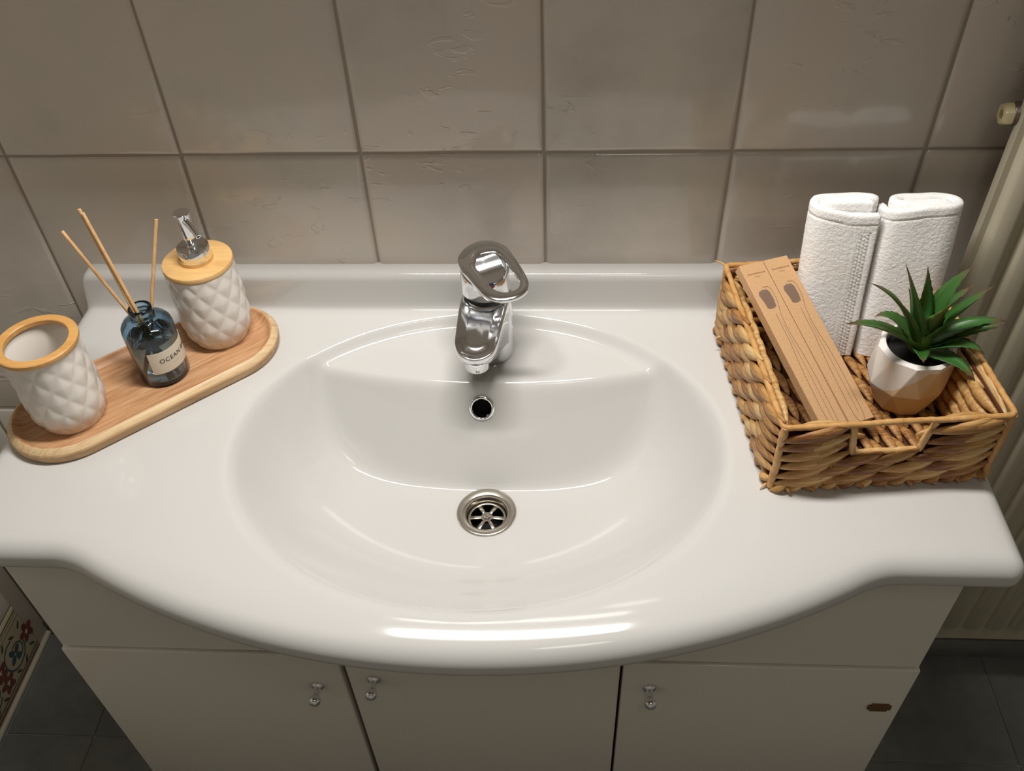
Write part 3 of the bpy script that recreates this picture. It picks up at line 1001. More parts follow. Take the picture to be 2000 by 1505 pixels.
# blanking plug at its upper left corner
Mp = align((-1, 0, 0), (0.002, 0.018, 0.9335))
pl = bpy.data.objects.new('plug', None); COL.objects.link(pl); pl.parent = rad
lathe('collar', [(0.0115, -0.012), (0.0115, 0.002), (0.0105, 0.0035), (0.0105, 0.005), (0.0098, 0.006), (0.0, 0.006)], M['plug_grey'], pl, 36, M4=Mp)
hexv = []
V, F = lathe_data([(0.0102, 0.0055), (0.0108, 0.0065), (0.0108, 0.0130), (0.0094, 0.0152), (0.0050, 0.0156), (0.0044, 0.0150), (0.0042, 0.0090), (0, 0.0090)], 6)
Vn, Fn = lathe_data([(0.0102, 0.0055), (0.0108, 0.0065), (0.0108, 0.0130), (0.0094, 0.0152), (0.0050, 0.0156)], 36)
# rounded hexagon
V = []
n_ = 36
profh = [(0.0100, 0.0055), (0.0110, 0.0068), (0.0110, 0.0128), (0.0096, 0.0150), (0.0056, 0.0158), (0.0047, 0.0150), (0.0045, 0.0092), (0, 0.0092)]
V, F = lathe_data(profh, n_)
Vh = []
for (x, y, z) in V:
    r = math.hypot(x, y)
    if r > 0.008:
        a = math.atan2(y, x); a6 = (a + PI / 6) % (PI / 3) - PI / 6
        r2 = min(r * 1.04, r * 0.93 / math.cos(a6))
        x, y = x * r2 / r, y * r2 / r
    Vh.append(Mp @ Vector((x, y, z)))
hx = mesh_obj('hex_cap', Vh, F, M['plug_cream'], pl, True); fix_normals(hx); hx.data.set_sharp_from_angle(angle=math.radians(35))

# ================================================================== MIRROR CABINET AND LAMP (above the frame)
mc = thing('mirror_cabinet', 'mirrored wall cabinet above the washbasin', 'cabinet', (XC, 0, CT + 0.50))
box('carcass', -0.40, 0.40, -0.094, -0.0005, 0, 0.53, M['cabinet_underside'], mc, 0.001)
for k in range(2):
    box('mirror_door', -0.40 + k * 0.401, -0.001 + k * 0.401, -0.112, -0.0945, 0.0, 0.53, M['mirror'], mc, 0.001)
ml = thing('mirror_lamp', 'chrome lamp bar above the mirrored cabinet', 'lamp', (LAMP_X, -0.08, CT + 1.03))
box('lamp_arm', -0.015, 0.015, -0.165, 0.05, 0.0005, 0.012, M['chrome'], ml, 0.001)
box('lamp_stem', -0.012, 0.012, -0.171, -0.159, -0.088, 0.012, M['chrome'], ml, 0.001)
box('lamp_housing', -0.262, 0.262, LAMP_Y + 0.08 - 0.046, LAMP_Y + 0.08 + 0.046, -0.098, -0.080, M['chrome'], ml, 0.003)

cl = thing('ceiling_fill', 'flat round white housing of the added ceiling fill light, out of view', 'lamp', (0.25, -1.15, 2.39))  # invented fixture that carries the added fill light
lathe('fill_base', [(0.0, 0.06), (0.19, 0.06), (0.20, 0.05), (0.20, 0.0), (0.19, 0.0), (0.185, 0.006), (0.0, 0.006)], M['ceiling_paint'], cl, 48)

# ================================================================== TRAY
TCX, TCY, TA, TL, TR = -0.4462, -0.1548, math.radians(41.75), 0.0892, 0.0640
tray = thing('tray', 'oblong wooden tray with rounded ends on the left side of the washbasin', 'tray', (TCX, TCY, CT + 0.0003), TA)
def stadium(R_, n_=22):
    p = []
    for s_ in (1, -1):
        for k in range(n_ + 1):
            a = -PI / 2 + PI * k / n_ if s_ > 0 else PI / 2 + PI * k / n_
            p.append((s_ * TL + R_ * math.cos(a), R_ * math.sin(a)))
    return p
trp = [(TR - 0.004, 0.0, 0), (TR - 0.0012, 0.001, 1), (TR, 0.0035, 1), (TR + 0.0008, 0.0105, 1), (TR - 0.0002, 0.0122, 1), (TR - 0.0045, 0.0165, 1), (TR - 0.0062, 0.0172, 1), (TR - 0.0082, 0.0166, 0), (TR - 0.0115, 0.0120, 0), (TR - 0.0150, 0.0098, 0), (TR - 0.019, 0.0092, 0)]
V, F, MI = [], [], []
n_ = len(stadium(1))
for r_, z_, _ in trp: V += [(x, y, z_) for x, y in stadium(r_)]
for k in range(len(trp) - 1):
    for i in range(n_):
        j = (i + 1) % n_
        F.append((k * n_ + i, k * n_ + j, (k + 1) * n_ + j, (k + 1) * n_ + i)); MI.append(1 if k in (4, 5) else (2 if k < 4 else 0))
F.append(tuple(range(n_))[::-1]); MI.append(0)
F.append(tuple((len(trp) - 1) * n_ + i for i in range(n_))); MI.append(0)
to = mesh_obj('tray_board', V, F, [M['tray_wood'], M['tray_wood_light'], M['tray_wood_side']], tray, True)
to.data.polygons.foreach_set('material_index', MI)
to.data.set_sharp_from_angle(angle=math.radians(28))
TZ = CT + 0.0003 + 0.0093      # tray floor

# ================================================================== QUILTED VESSELS
def quilted(name, parent, inner):
    n_a, rows_, sub = 11, 6.0, 8
    zt = 0.1 if inner else 0.0995
    prof_ = lambda z: 0.0305 + 0.0085 * math.sin(min(z / 0.030, 1) * PI / 2) if z < 0.030 else 0.0390 - 0.0016 * ((z - 0.03) / 0.07) ** 2
    na_ = n_a * sub * 2; nz_ = 80
    V, F = [], []
    V.append((0, 0, 0.0004)); 
    for j in range(nz_ + 1):
        z = zt * j / nz_
        r = prof_(z)
        for i in range(na_):
            a = 2 * PI * i / na_
            u = a / (2 * PI) * n_a; v = z / zt * rows_
            p = u + v * 0.5 * 1.0; q_ = u - v * 0.5 * 1.0
            fp = abs((p % 1) - 0.5) * 2; fq = abs((q_ % 1) - 0.5) * 2   # 0 centre, 1 at the seams
            h = 1 - max(fp, fq)
            h2 = (1 - fp * fp) * (1 - fq * fq)
            fade = min(1, z / 0.007) * min(1, (zt - z) / 0.010 + 0.15)
            rr = r + (0.0017 * (0.45 * h + 0.55 * h2) - 0.0007) * fade
            V.append((rr * math.cos(a), rr * math.sin(a), z))
    for i in range(na_): F.append((0, 1 + (i + 1) % na_, 1 + i))
    for j in range(nz_):
        for i in range(na_):
            i2 = (i + 1) % na_
            F.append((1 + j * na_ + i, 1 + j * na_ + i2, 1 + (j + 1) * na_ + i2, 1 + (j + 1) * na_ + i))
    if inner:
        last = 1 + nz_ * na_
        for (ri, zi) in ((0.0355, 0.1005), (0.0335, 0.099), (0.0330, 0.06), (0.0325, 0.02), (0.0300, 0.008), (0.0240, 0.005), (0.0, 0.005)):
            st = len(V)
            if ri == 0:
                V.append((0, 0, zi))
                for i in range(na_): F.append((last + i, last + (i + 1) % na_, st))
            else:
                for i in range(na_):
                    a = 2 * PI * i / na_; V.append((ri * math.cos(a), ri * math.sin(a), zi))
                for i in range(na_):
                    i2 = (i + 1) % na_; F.append((last + i, last + i2, st + i2, st + i))
                last = st
    else:
        st = 1 + nz_ * na_; V.append((0, 0, zt)); c_ = len(V) - 1
        for i in range(na_): F.append((st + i, st + (i + 1) % na_, c_))
    o = mesh_obj(name, V, F, M['quilted_ceramic'], parent, True)
    return o
disp = thing('soap_dispenser', 'white quilted ceramic soap dispenser with bamboo lid and chrome pump on the wooden tray', 'soap dispenser', (-0.3850, -0.0800, TZ))
quilted('jar', disp, False)
lathe('lid', [(0.0, 0.0996), (0.0370, 0.0996), (0.0379, 0.1002), (0.0383, 0.1015), (0.0383, 0.1045), (0.0378, 0.1058), (0.0365, 0.1063), (0.0186, 0.1063), (0.0182, 0.1068), (0.0182, 0.1112), (0.0176, 0.1120), (0.0, 0.1120)], M['bamboo'], disp, 72)
pump = bpy.data.objects.new('pump', None); COL.objects.link(pump); pump.parent = disp
lathe('pump_collar', [(0.0, 0.1112), (0.0166, 0.1112), (0.0170, 0.1122), (0.0172, 0.1238), (0.0166, 0.1247), (0.0, 0.1249)], M['chrome'], pump, 56)
lathe('pump_stem', [(0.0058, 0.1245), (0.0050, 0.1275), (0.0056, 0.1290), (0.0060, 0.1310), (0.0090, 0.1630), (0.0091, 0.1660), (0.0084, 0.1668), (0.0, 0.1669)], M['chrome'], pump, 48)
sd = Vector((0.0180, -0.0175, -0.0095))
stt = Vector((0.003, -0.004, 0.1600))
tube('pump_spout', [stt, stt + sd * 0.5 + Vector((0, 0, 0.0012)), stt + sd * 0.92, stt + sd * 1.0], [0.0038, 0.0033, 0.0029, 0.0027], M['chrome'], pump, 20)
nd_ = sd.normalized()
lathe('spout_hole', [(0.0017, 0.0), (0.0, 0.0002)], M['black'], pump, 16, M4=align(nd_, stt + sd * 1.001))

tum = thing('tumbler', 'white quilted ceramic tumbler with bamboo rim at the left end of the tray', 'tumbler', (-0.5080, -0.2150, TZ))
quilted('cup', tum, True)
lathe('rim_ring', [(0.0318, 0.1004), (0.0312, 0.1012), (0.0312, 0.1058), (0.0320, 0.1066), (0.0395, 0.1066), (0.0405, 0.1056), (0.0406, 0.1020), (0.0398, 0.1006)], M['bamboo_rim'], tum, 80, close=True)

# ================================================================== REED DIFFUSER
BX, BY = -0.4305, -0.1470
bot = thing('diffuser_bottle', 'small blue glass reed diffuser bottle with paper label in the middle of the tray', 'bottle', (BX, BY, TZ))
ro = 0.0272
outer = [(0.0, 0.0), (0.022, 0.0), (0.0258, 0.0012), (ro, 0.0040), (ro, 0.0665), (ro - 0.0008, 0.0710), (ro - 0.0030, 0.0742), (ro - 0.0075, 0.0760), (0.0150, 0.0768), (0.0128, 0.0778), (0.0122, 0.0790), (0.0129, 0.0800), (0.0120, 0.0812), (0.0122, 0.0832), (0.0129, 0.0842), (0.0119, 0.0854), (0.0120, 0.0885), (0.0122, 0.0925), (0.0114, 0.0936)]
inn = [(0.0098, 0.0936), (0.0092, 0.0925), (0.0092, 0.0785), (0.0116, 0.0755), (0.0170, 0.0742), (0.0222, 0.0722), (0.0247, 0.0680), (0.0251, 0.0640), (0.0251, 0.0090), (0.0236, 0.0062), (0.0, 0.0055)]
lathe('glass', outer + inn, M['blue_glass'], bot, 72, sharp=60)
lathe('liquid', [(0.0, 0.0056), (0.0234, 0.0064), (0.02495, 0.0092), (0.02495, 0.0560), (0.0, 0.0560)], M['perfume'], bot, 56, sharp=60)
# label wrapped round the glass
a0, a1, zl0, zl1 = math.radians(-84), math.radians(70), 0.0205, 0.0490
rl = ro + 0.00035
V, F = [], []
nn_ = 40
for z in (zl0, zl1):
    for rr in (rl, ro + 0.00005):
        for k in range(nn_ + 1):
            a = a0 + (a1 - a0) * k / nn_; V.append((rr * math.cos(a), rr * math.sin(a), z))
m1 = nn_ + 1
for k in range(nn_):
    F.append((k, k + 1, 2 * m1 + k + 1, 2 * m1 + k))
    F.append((m1 + k, 3 * m1 + k, 3 * m1 + k + 1, m1 + k + 1))
    F.append((k, m1 + k, m1 + k + 1, k + 1)); F.append((2 * m1 + k, 2 * m1 + k + 1, 3 * m1 + k + 1, 3 * m1 + k))
label = mesh_obj('paper_label', V, F, M['paper'], bot, True, sharp=60)
def text_mesh(body, size, spacing=1.0):
    cu = bpy.data.curves.new('lettering', 'FONT'); cu.body = body; cu.size = size; cu.align_x = 'CENTER'; cu.space_character = spacing
    to_ = bpy.data.objects.new('tmp', cu); COL.objects.link(to_)
    dg = bpy.context.evaluated_depsgraph_get(); dg.update()
    me = bpy.data.meshes.new_from_object(to_.evaluated_get(dg))
    bpy.data.objects.remove(to_)
    return me
def wrap_text(body, size, z, name='lettering', mat='ink', spacing=1.1, ac=-28):
    me = text_mesh(body, size, spacing)
    bm = bmesh.new(); bm.from_mesh(me)
    bmesh.ops.subdivide_edges(bm, edges=[e_ for e_ in bm.edges if e_.calc_length() > 0.0012], cuts=2)
    c_ = math.radians(ac)
    for v in bm.verts:
        a = c_ + v.co.x / rl
        v.co = Vector(((rl + 0.0003) * math.cos(a), (rl + 0.0003) * math.sin(a), z + v.co.y))
    return bm_obj(name, bm, M[mat], label)
wrap_text('OCEAN BREEZE', 0.0074, 0.0345, ac=-4)
wrap_text('\u2013 \u2013\u2013 \u2013\u2013 \u2013', 0.0024, 0.0290, mat='ink_grey', ac=-26)
# reeds: tips at the top, feet on the glass bottom
def reed(label_, tip, foot, neck):
    tip, foot = Vector(tip), Vector(foot)
    o = tube('reed', [foot, foot.lerp(tip, 0.5), tip], 0.0019, M['reed'], None, 10)
    o['label'] = label_; o['category'] = 'reed'; o['group'] = 'reeds in the diffuser bottle'
    return o
zf = TZ + 0.0075
nk = Vector((BX, BY, TZ + 0.0934))
def foot_from(tip, off):
    tip = Vector(tip); n2 = nk + Vector(off); d = (n2 - tip)
    t = (zf - tip.z) / d.z
    return tip + d * t
for lab, tip, off in (
        ('wooden diffuser reed leaning farthest left', (-0.4965, -0.1180, CT + 0.1790), (-0.0052, 0.0005, 0)),
        ('wooden diffuser reed just left of the bottle top, tip highest of the left pair', (-0.4605, -0.1300, CT + 0.2130), (-0.0050, -0.0044, 0)),
        ('wooden diffuser reed close beside the highest one, tip a little lower and to its right', (-0.4560, -0.1340, CT + 0.2110), (-0.0005, -0.0052, 0)),
        ('wooden diffuser reed leaning alone to the right', (-0.3985, -0.1080, CT + 0.1860), (0.0050, 0.0030, 0))):
    f_ = foot_from(tip, off)
    dxy = Vector((f_.x - BX, f_.y - BY))
    if dxy.length > 0.0225:
        s_ = 0.0225 / dxy.length
        f_ = Vector((BX + dxy.x * s_, BY + dxy.y * s_, zf))
    reed(lab, tip, f_, off)

# ================================================================== BASKET
BA = math.radians(5.3)
BW, BD, BH = 0.209, 0.245, 0.086
bask = thing('basket', 'rectangular woven basket of light brown plant fibre on the right side of the washbasin', 'basket', (0.2180, -0.2965, CT + 0.0004), BA)
def puff(name, L, h, t, seed, twist=0.35):
    """one flattened twisted strand: along x, height z, bulging towards -y"""
    r_ = random.Random(seed)
    ns, na_ = 9, 8
    V, F = [], []
    for i in range(ns + 1):
        s_ = i / ns
        w_ = (math.sin(PI * min(max(s_, 0.03), 0.97)) ** 0.55)
        zc = (s_ - 0.5) * h * 0.62
        yc = -t * 0.45 * math.sin(PI * s_) + t * 0.25 * (s_ - 0.5)
        wob = 1 + r_.uniform(-0.07, 0.07)
        for k in range(na_):
            a = 2 * PI * k / na_ + twist * (s_ - 0.5)
            ly, lz = math.cos(a) * t / 2 * w_, math.sin(a) * h / 2 * w_ * wob
            V.append(((s_ - 0.5) * L, yc + ly, zc + lz))
    for i in range(ns):
        for k in range(na_):
            k2 = (k + 1) % na_
            F.append((i * na_ + k, (i + 1) * na_ + k, (i + 1) * na_ + k2, i * na_ + k2))
    F.append(tuple(range(na_))); F.append(tuple(ns * na_ + k for k in range(na_ - 1, -1, -1)))
    me = bpy.data.meshes.new(name); me.from_pydata(V, [], F); me.update()
    me.materials.append(M['hyacinth']); me.polygons.foreach_set('use_smooth', [True] * len(me.polygons))
    return me
long_p = [puff('strand', 0.060, 0.0140, 0.0085, s_) for s_ in range(5)]
short_p = [puff('strand', 0.030, 0.0125, 0.0075, s_ + 20, 0.2) for s_ in range(3)]
def strand(me, loc, rotz, tilt, sc=1.0, flip=False):
    o = bpy.data.objects.new('strand', me); COL.objects.link(o); o.parent = bask
    o.location = loc
    o.rotation_euler = (0, tilt, rotz)
    o.scale = (sc * (-1 if flip else 1), 1, sc)
    return o
NX0, NX1, NZ = 0.066, 0.137, 0.045
def wall_strands(x_a, y_a, x_b, y_b, rotz, notch=False, rows_=6, dirn=1, stp=0.036, scl=1.0, tl=(-0.16, -0.02)):
    L = math.hypot(x_b - x_a, y_b - y_a)
    ux, uy = (x_b - x_a) / L, (y_b - y_a) / L
    n_ = int(L / stp)
    for r in range(rows_):
        z = 0.0150 + r * (BH - 0.022) / (rows_ - 1) * 0.98
        off = (r % 2) * stp * 0.5
        used_ = set()
        for k in range(n_ + 1):
            s_ = off + k * stp + 0.004 + random.uniform(-0.003, 0.003)
            if s_ > L + 0.004: continue
            s_ = min(max(s_, 0.030), L - 0.030)
            if notch and z > NZ - 0.004 and NX0 - 0.030 < s_ < NX1 + 0.030:
                s_ = NX0 - 0.031 if s_ < (NX0 + NX1) / 2 else NX1 + 0.031
                if s_ in used_: continue
                used_.add(s_)
            me = long_p[random.randrange(5)]
            strand(me, (x_a + ux * s_, y_a + uy * s_, z), rotz, dirn * random.uniform(*tl), scl * random.uniform(0.90, 1.08))
wt = 0.0035
wall_strands(0.0, -wt * 0.2, BW, -wt * 0.2, 0, notch=True)                      # front
wall_strands(-wt * 0.2, BD, -wt * 0.2, 0, -PI / 2, stp=0.0290, scl=0.98, tl=(-0.30, -0.10))                              # left side
wall_strands(BW - 0.004, 0.0, BW - 0.004, BD, PI / 2, stp=0.0400)                           # right side
wall_strands(BW, BD - 0.004, 0.0, BD - 0.004, PI, stp=0.0400)                               # back
# upright stubs of the base edge
for s_ in np.arange(0.008, BW - 0.004, 0.0165):
    o = strand(short_p[random.randrange(3)], (s_, -0.0015, 0.0068), 0, random.uniform(-0.5, -0.1), 0.72)
for s_ in np.arange(0.010, BD - 0.004, 0.020):
    o = strand(short_p[random.randrange(3)], (-0.0015, s_, 0.0068), -PI / 2, random.uniform(-0.5, -0.1), 0.72)
# woven floor of the basket, and the inner lining of its walls: too many small strands to pick apart
bm = bmesh.new()
def slab(x0_, x1_, y0_, y1_, z0_, z1_): bm_box(bm, x0_, x1_, y0_, y1_, z0_, z1_)
slab(0.0015, NX0, 0.0018, 0.0038, 0.004, BH - 0.003); slab(NX1, BW - 0.0015, 0.0018, 0.0038, 0.004, BH - 0.003); slab(NX0, NX1, 0.0018, 0.0038, 0.004, NZ)
slab(0.0012, 0.0032, 0.003, BD - 0.003, 0.004, BH - 0.003); slab(BW - 0.0082, BW - 0.0062, 0.003, BD - 0.003, 0.004, BH - 0.003)
slab(0.003, BW - 0.003, BD - 0.0082, BD - 0.0062, 0.004, BH - 0.003)
slab(0.003, BW - 0.003, 0.003, BD - 0.003, 0.0008, 0.0028)
bm_obj('wall_core', bm, M['hyacinth_dark'], bask)
def joined(name, items, mat=M['hyacinth']):
    V, F = [], []
    for me, Mx in items:
        o_ = len(V)
        V += [Mx @ v.co for v in me.vertices]
        F += [tuple(i + o_ for i in p.vertices) for p in me.polygons]
    o = mesh_obj(name, V, F, mat, bask, True); fix_normals(o); o['kind'] = 'stuff'
    return o
items = []
for r in range(13):
    for k in range(9):
        x = 0.012 + k * 0.0235 + (r % 2) * 0.011; y = 0.012 + r * 0.0185
        if x > BW - 0.008: continue
        items.append((long_p[random.randrange(5)], Matrix.Translation((x, y, 0.0052)) @ Matrix.Rotation(PI / 2, 4, 'Z') @ Matrix.Rotation(-PI / 2, 4, 'X') @ Matrix.Scale(0.75, 4)))
joined('woven_base', items)
items = []
def lining(xa, ya, xb, yb, rot, notch=False):
    L = math.hypot(xb - xa, yb - ya); ux, uy = (xb - xa) / L, (yb - ya) / L
    for r in range(5):
        z = 0.018 + r * 0.0145
        for k in range(int(L / 0.027) + 1):
            s_ = k * 0.027 + (r % 2) * 0.0135 + 0.008
            if s_ > L - 0.006: continue
            s_ = min(max(s_, 0.034), L - 0.034)
            if notch and NX0 - 0.014 < s_ < NX1 + 0.014 and z > NZ - 0.006: continue
            items.append((long_p[random.randrange(5)], Matrix.Translation((xa + ux * s_, ya + uy * s_, z)) @ Matrix.Rotation(rot, 4, 'Z') @ Matrix.Rotation(random.uniform(0.02, 0.22), 4, 'Y')))
lining(BW - 0.003, 0.0048, 0.004, 0.0048, PI, True)
lining(0.0046, 0.004, 0.0046, BD - 0.004, PI / 2)
lining(BW - 0.0095, BD - 0.004, BW - 0.0095, 0.004, -PI / 2)
lining(0.004, BD - 0.0095, BW - 0.004, BD - 0.0095, 0)
joined('wall_lining', items)
# cords: rim, corner posts, notch edging
def cord(name, pts_, r_, closed=False, wob=0.10, seed=1, wraps=True, seg=0.003):
    rr = random.Random(seed)
    P_ = []
    pts_ = [Vector(p) for p in pts_]
    pairs = list(zip(pts_, pts_[1:] + (pts_[:1] if closed else [])))[: None if closed else len(pts_) - 1]
    for a_, b_ in pairs:
        m_ = max(1, int((b_ - a_).length / seg))
        for k in range(m_): P_.append(a_.lerp(b_, k / m_))
    P_.append(pts_[0] if closed else pts_[-1])
    rad_ = []
    for i, p in enumerate(P_):
        n1 = noise.noise(p * 60 + Vector((seed, 0, 0)))
        rad_.append(r_ * (1 + wob * n1 + 0.07 * math.sin(i * 1.9)))
        if 0 < i < len(P_) - 1:
            P_[i] = p + Vector((noise.noise(p * 40 + Vector((9, seed, 0))), noise.noise(p * 40 + Vector((3, seed, 5))), noise.noise(p * 40 + Vector((1, seed, 7))))) * 0.0011
    return tube(name, P_, rad_, M['hyacinth_cord'], bask, 10)
def rr_loop(x0_, x1_, y0_, y1_, z, r_, n_=6):
    p = []
    for cx, cy, a0_ in ((x1_ - r_, y0_ + r_, -PI / 2), (x1_ - r_, y1_ - r_, 0), (x0_ + r_, y1_ - r_, PI / 2), (x0_ + r_, y0_ + r_, PI)):
        for k in range(n_ + 1):
            a = a0_ + PI / 2 * k / n_; p.append((cx + r_ * math.cos(a), cy + r_ * math.sin(a), z))
    return p
cord('rim', rr_loop(-0.001, BW + 0.001, -0.001, BD + 0.001, BH, 0.006), 0.0030, True, 0.14, 3)
for i_, (cx, cy) in enumerate(((0.0005, 0.0005), (BW - 0.0005, 0.0005), (0.0005, BD - 0.0005), (BW - 0.0005, BD - 0.0005))):
    cord('corner_post', [(cx, cy, 0.003), (cx, cy, BH)], 0.0036, False, 0.22, 11 + i_)
cord('bottom_cord', rr_loop(0.0, BW, 0.0, BD, 0.0036, 0.005), 0.0030, True, 0.25, 8)
cord('notch_edging', [(NX0 - 0.002, 0.001, BH - 0.004), (NX0 + 0.002, 0.001, NZ + 0.012), (NX0 + 0.004, 0.001, NZ), (NX1 - 0.004, 0.001, NZ), (NX1 - 0.002, 0.001, NZ + 0.012), (NX1 + 0.004, 0.001, BH - 0.004)], 0.0034, False, 0.2, 21)
# a few frayed ends
frays = [((0.0, BD, BH), (-0.012, BD + 0.006, BH + 0.004)), ((-0.003, BD * 0.82, 0.022), (-0.014, BD * 0.82, 0.020)), ((-0.002, 0.004, 0.004), (-0.010, -0.001, 0.001)), ((0.052, -0.003, 0.045), (0.049, -0.009, 0.036)), ((0.050, -0.003, 0.024), (0.043, -0.008, 0.018))]
for i_, (a_, b_) in enumerate(frays):
    a_, b_ = Vector(a_), Vector(b_)
    tube('frayed_end', [a_, a_.lerp(b_, 0.5) + Vector((0, 0, 0.001)), b_], [0.0014, 0.0011, 0.0004], M['hyacinth_cord'], bask, 6)

# ================================================================== TOWELS
def towel(name, label_, path, zt_fn, th, x0_, y0_, z0_, band=None, hemtop=True, seed=1):
    """path: centreline of the folded cloth seen from above, extruded upwards"""
    t = thing(name, label_, 'towel', (x0_, y0_, z0_), 0, 'rolled towels in the basket')
    t.rotation_euler = (math.radians(-10), 0, 0)      # leaning back
    P_ = [Vector(p) for p in path]
    # Catmull-Rom then equal steps
    C_ = []
    for i in range(len(P_) - 1):
        p0 = P_[max(i - 1, 0)]; p1 = P_[i]; p2 = P_[i + 1]; p3 = P_[min(i + 2, len(P_) - 1)]
        for k in range(12):
            s_ = k / 12
            C_.append(0.5 * ((2 * p1) + (-p0 + p2) * s_ + (2 * p0 - 5 * p1 + 4 * p2 - p3) * s_ * s_ + (-p0 + 3 * p1 - 3 * p2 + p3) * s_ ** 3))
    C_.append(P_[-1])
    L = [0.0]
    for a_, b_ in zip(C_, C_[1:]): L.append(L[-1] + (b_ - a_).length)
    step = 0.00125
    n_ = int(L[-1] / step)
    pts_ = []; j = 0
    for k in range(n_ + 1):
        s_ = L[-1] * k / n_
        while j < len(L) - 2 and L[j + 1] < s_: j += 1
        pts_.append((C_[j].lerp(C_[j + 1], (s_ - L[j]) / max(L[j + 1] - L[j], 1e-9)), s_))
    ringp, prm = [], []
    def nrm(k):
        a_ = pts_[max(k - 1, 0)][0]; b_ = pts_[min(k + 1, n_)][0]; d = (b_ - a_).normalized(); return Vector((-d.y, d.x))
    for k in range(n_ + 1): ringp.append((pts_[k][0] + nrm(k) * th / 2, nrm(k), pts_[k][1], 1))
    for q_ in (0.3, 0, -0.3):
        d = (pts_[n_][0] - pts_[n_ - 1][0]).normalized(); ringp.append((pts_[n_][0] + d * th * 0.3 * (1 - abs(q_)) + nrm(n_) * q_ * th, d, L[-1], 0))
    for k in range(n_, -1, -1): ringp.append((pts_[k][0] - nrm(k) * th / 2, -nrm(k), pts_[k][1], -1))
    for q_ in (-0.3, 0, 0.3):
        d = (pts_[0][0] - pts_[1][0]).normalized(); ringp.append((pts_[0][0] + d * th * 0.3 * (1 - abs(q_)) + nrm(0) * q_ * th, d, 0.0, 0))
    nr2 = len(ringp)
    nz_ = 140
    V, F = [], []
    for j in range(nz_ + 1):
        for (p, nv, s_, side) in ringp:
            ztop = zt_fn(s_ / L[-1])
            v = j / nz_
            z = v * ztop
            d_ = ztop - z
            rnd = min(1.0, math.sqrt(max(0, 1 - (1 - min(d_ / (th * 0.5), 1)) ** 2)))
            off = -(1 - rnd) * th * 0.42
            hem_zone = d_ < 0.0125
            amp = 0.00032
            off2 = 0
            if hem_zone:
                amp = 0.00015
                off2 = -0.0007 if d_ > 0.0108 else 0.0002
            if band and side == band[0] and not hem_zone and z < ztop - 0.020:
                b0 = s_ - band[1]      # distance from the free edge
                if 0 <= b0 < 0.0045: amp = 0.0001; off2 = 0.0002
                elif 0.0045 <= b0 < 0.0070: amp = 0.0001; off2 = -0.0005
                elif 0.0070 <= b0 < 0.0165:
                    amp = 0.0001
                    off2 = 0.0009 * max(0, math.sin(b0 * 2 * PI / 0.0036)) * max(0, math.sin((z + (0.0019 if int(b0 / 0.0036) % 2 else 0)) * 2 * PI / 0.0040)) * 2 - 0.0004
                elif 0.0165 <= b0 < 0.0215:
                    amp = 0.0001; off2 = 0.00025 * math.sin((b0 + z) * 2 * PI / 0.0022)
                elif 0.0215 <= b0 < 0.0235: amp = 0.0001; off2 = -0.0003
            big = noise.noise(Vector((p.x * 22, p.y * 22 + seed, z * 16))) * 0.0014
            fz = 0.9 * noise.noise(Vector((p.x * 1150 + seed, p.y * 1150, z * 1150))) + noise.noise(Vector((p.x * 620 + seed, p.y * 620, z * 620))) + 0.35 * noise.noise(Vector((p.x * 240 + seed, p.y * 240, z * 200)))
            q_ = p + nv * (off + off2 + fz * amp + big)
            V.append((q_.x, q_.y, z + 0.0006 * noise.noise(Vector((p.x * 50, p.y * 50, seed))) * v))
    for j in range(nz_):
        for i in range(nr2):
            i2 = (i + 1) % nr2
            F.append((j * nr2 + i, j * nr2 + i2, (j + 1) * nr2 + i2, (j + 1) * nr2 + i))
    # close top and bottom between the two sides of the cloth
    for base in (0, nz_ * nr2):
        for k in range(n_):
            a_, b_ = k, k + 1
            c_, d_ = (n_ + 3) + (n_ - k) + 1 - 0, (n_ + 3) + (n_ - k - 1) + 1
            F.append((base + a_, base + b_, base + d_, base + c_))
    o = mesh_obj('cloth', V, F, M['terry'], t, True); fix_normals(o)
    return t
# left towel: free edge at its right front, fold at the left
pL = [(0.066, 0.0040), (0.045, 0.0030), (0.022, 0.0036), (0.009, 0.0075), (0.0042, 0.0160), (0.009, 0.0255), (0.024, 0.0300), (0.046, 0.0310), (0.060, 0.0300), (0.0660, 0.0258),
      (0.061, 0.0222), (0.040, 0.0218), (0.020, 0.0212), (0.0135, 0.0170), (0.020, 0.0130), (0.040, 0.0122), (0.060, 0.0124)]
ztL = lambda s: 0.1660 + 0.0105 * min(max((s - 0.10) / 0.22, 0), 1)
towel('towel', 'white rolled towel with dotted woven border band, left of the pair in the basket', pL, ztL, 0.0088, 0.2655, -0.1150, CT + 0.0110, band=(1, 0.0), seed=3)
# right towel: fold at the left and a wide plain fluffy front
pR = [(0.020, 0.0215), (0.040, 0.0215), (0.060, 0.0195), (0.0630, 0.0165), (0.056, 0.0130), (0.036, 0.0125), (0.016, 0.0140), (0.0115, 0.0210), (0.016, 0.0285), (0.036, 0.0305), (0.060, 0.0300), (0.0715, 0.0235), (0.0715, 0.0120),
      (0.060, 0.0050), (0.040, 0.0032), (0.020, 0.0036), (0.0070, 0.0070), (0.0030, 0.0170), (0.0040, 0.0300)]
ztR = lambda s: 0.1730 + 0.004 * math.sin(s * 3) - 0.0065 * min(max((s - 0.80) / 0.18, 0), 1)
towel('towel', 'white rolled towel with plain fluffy front, right of the pair, behind the plant', pR, ztR, 0.0090, 0.3380, -0.1170, CT + 0.0110, seed=8)

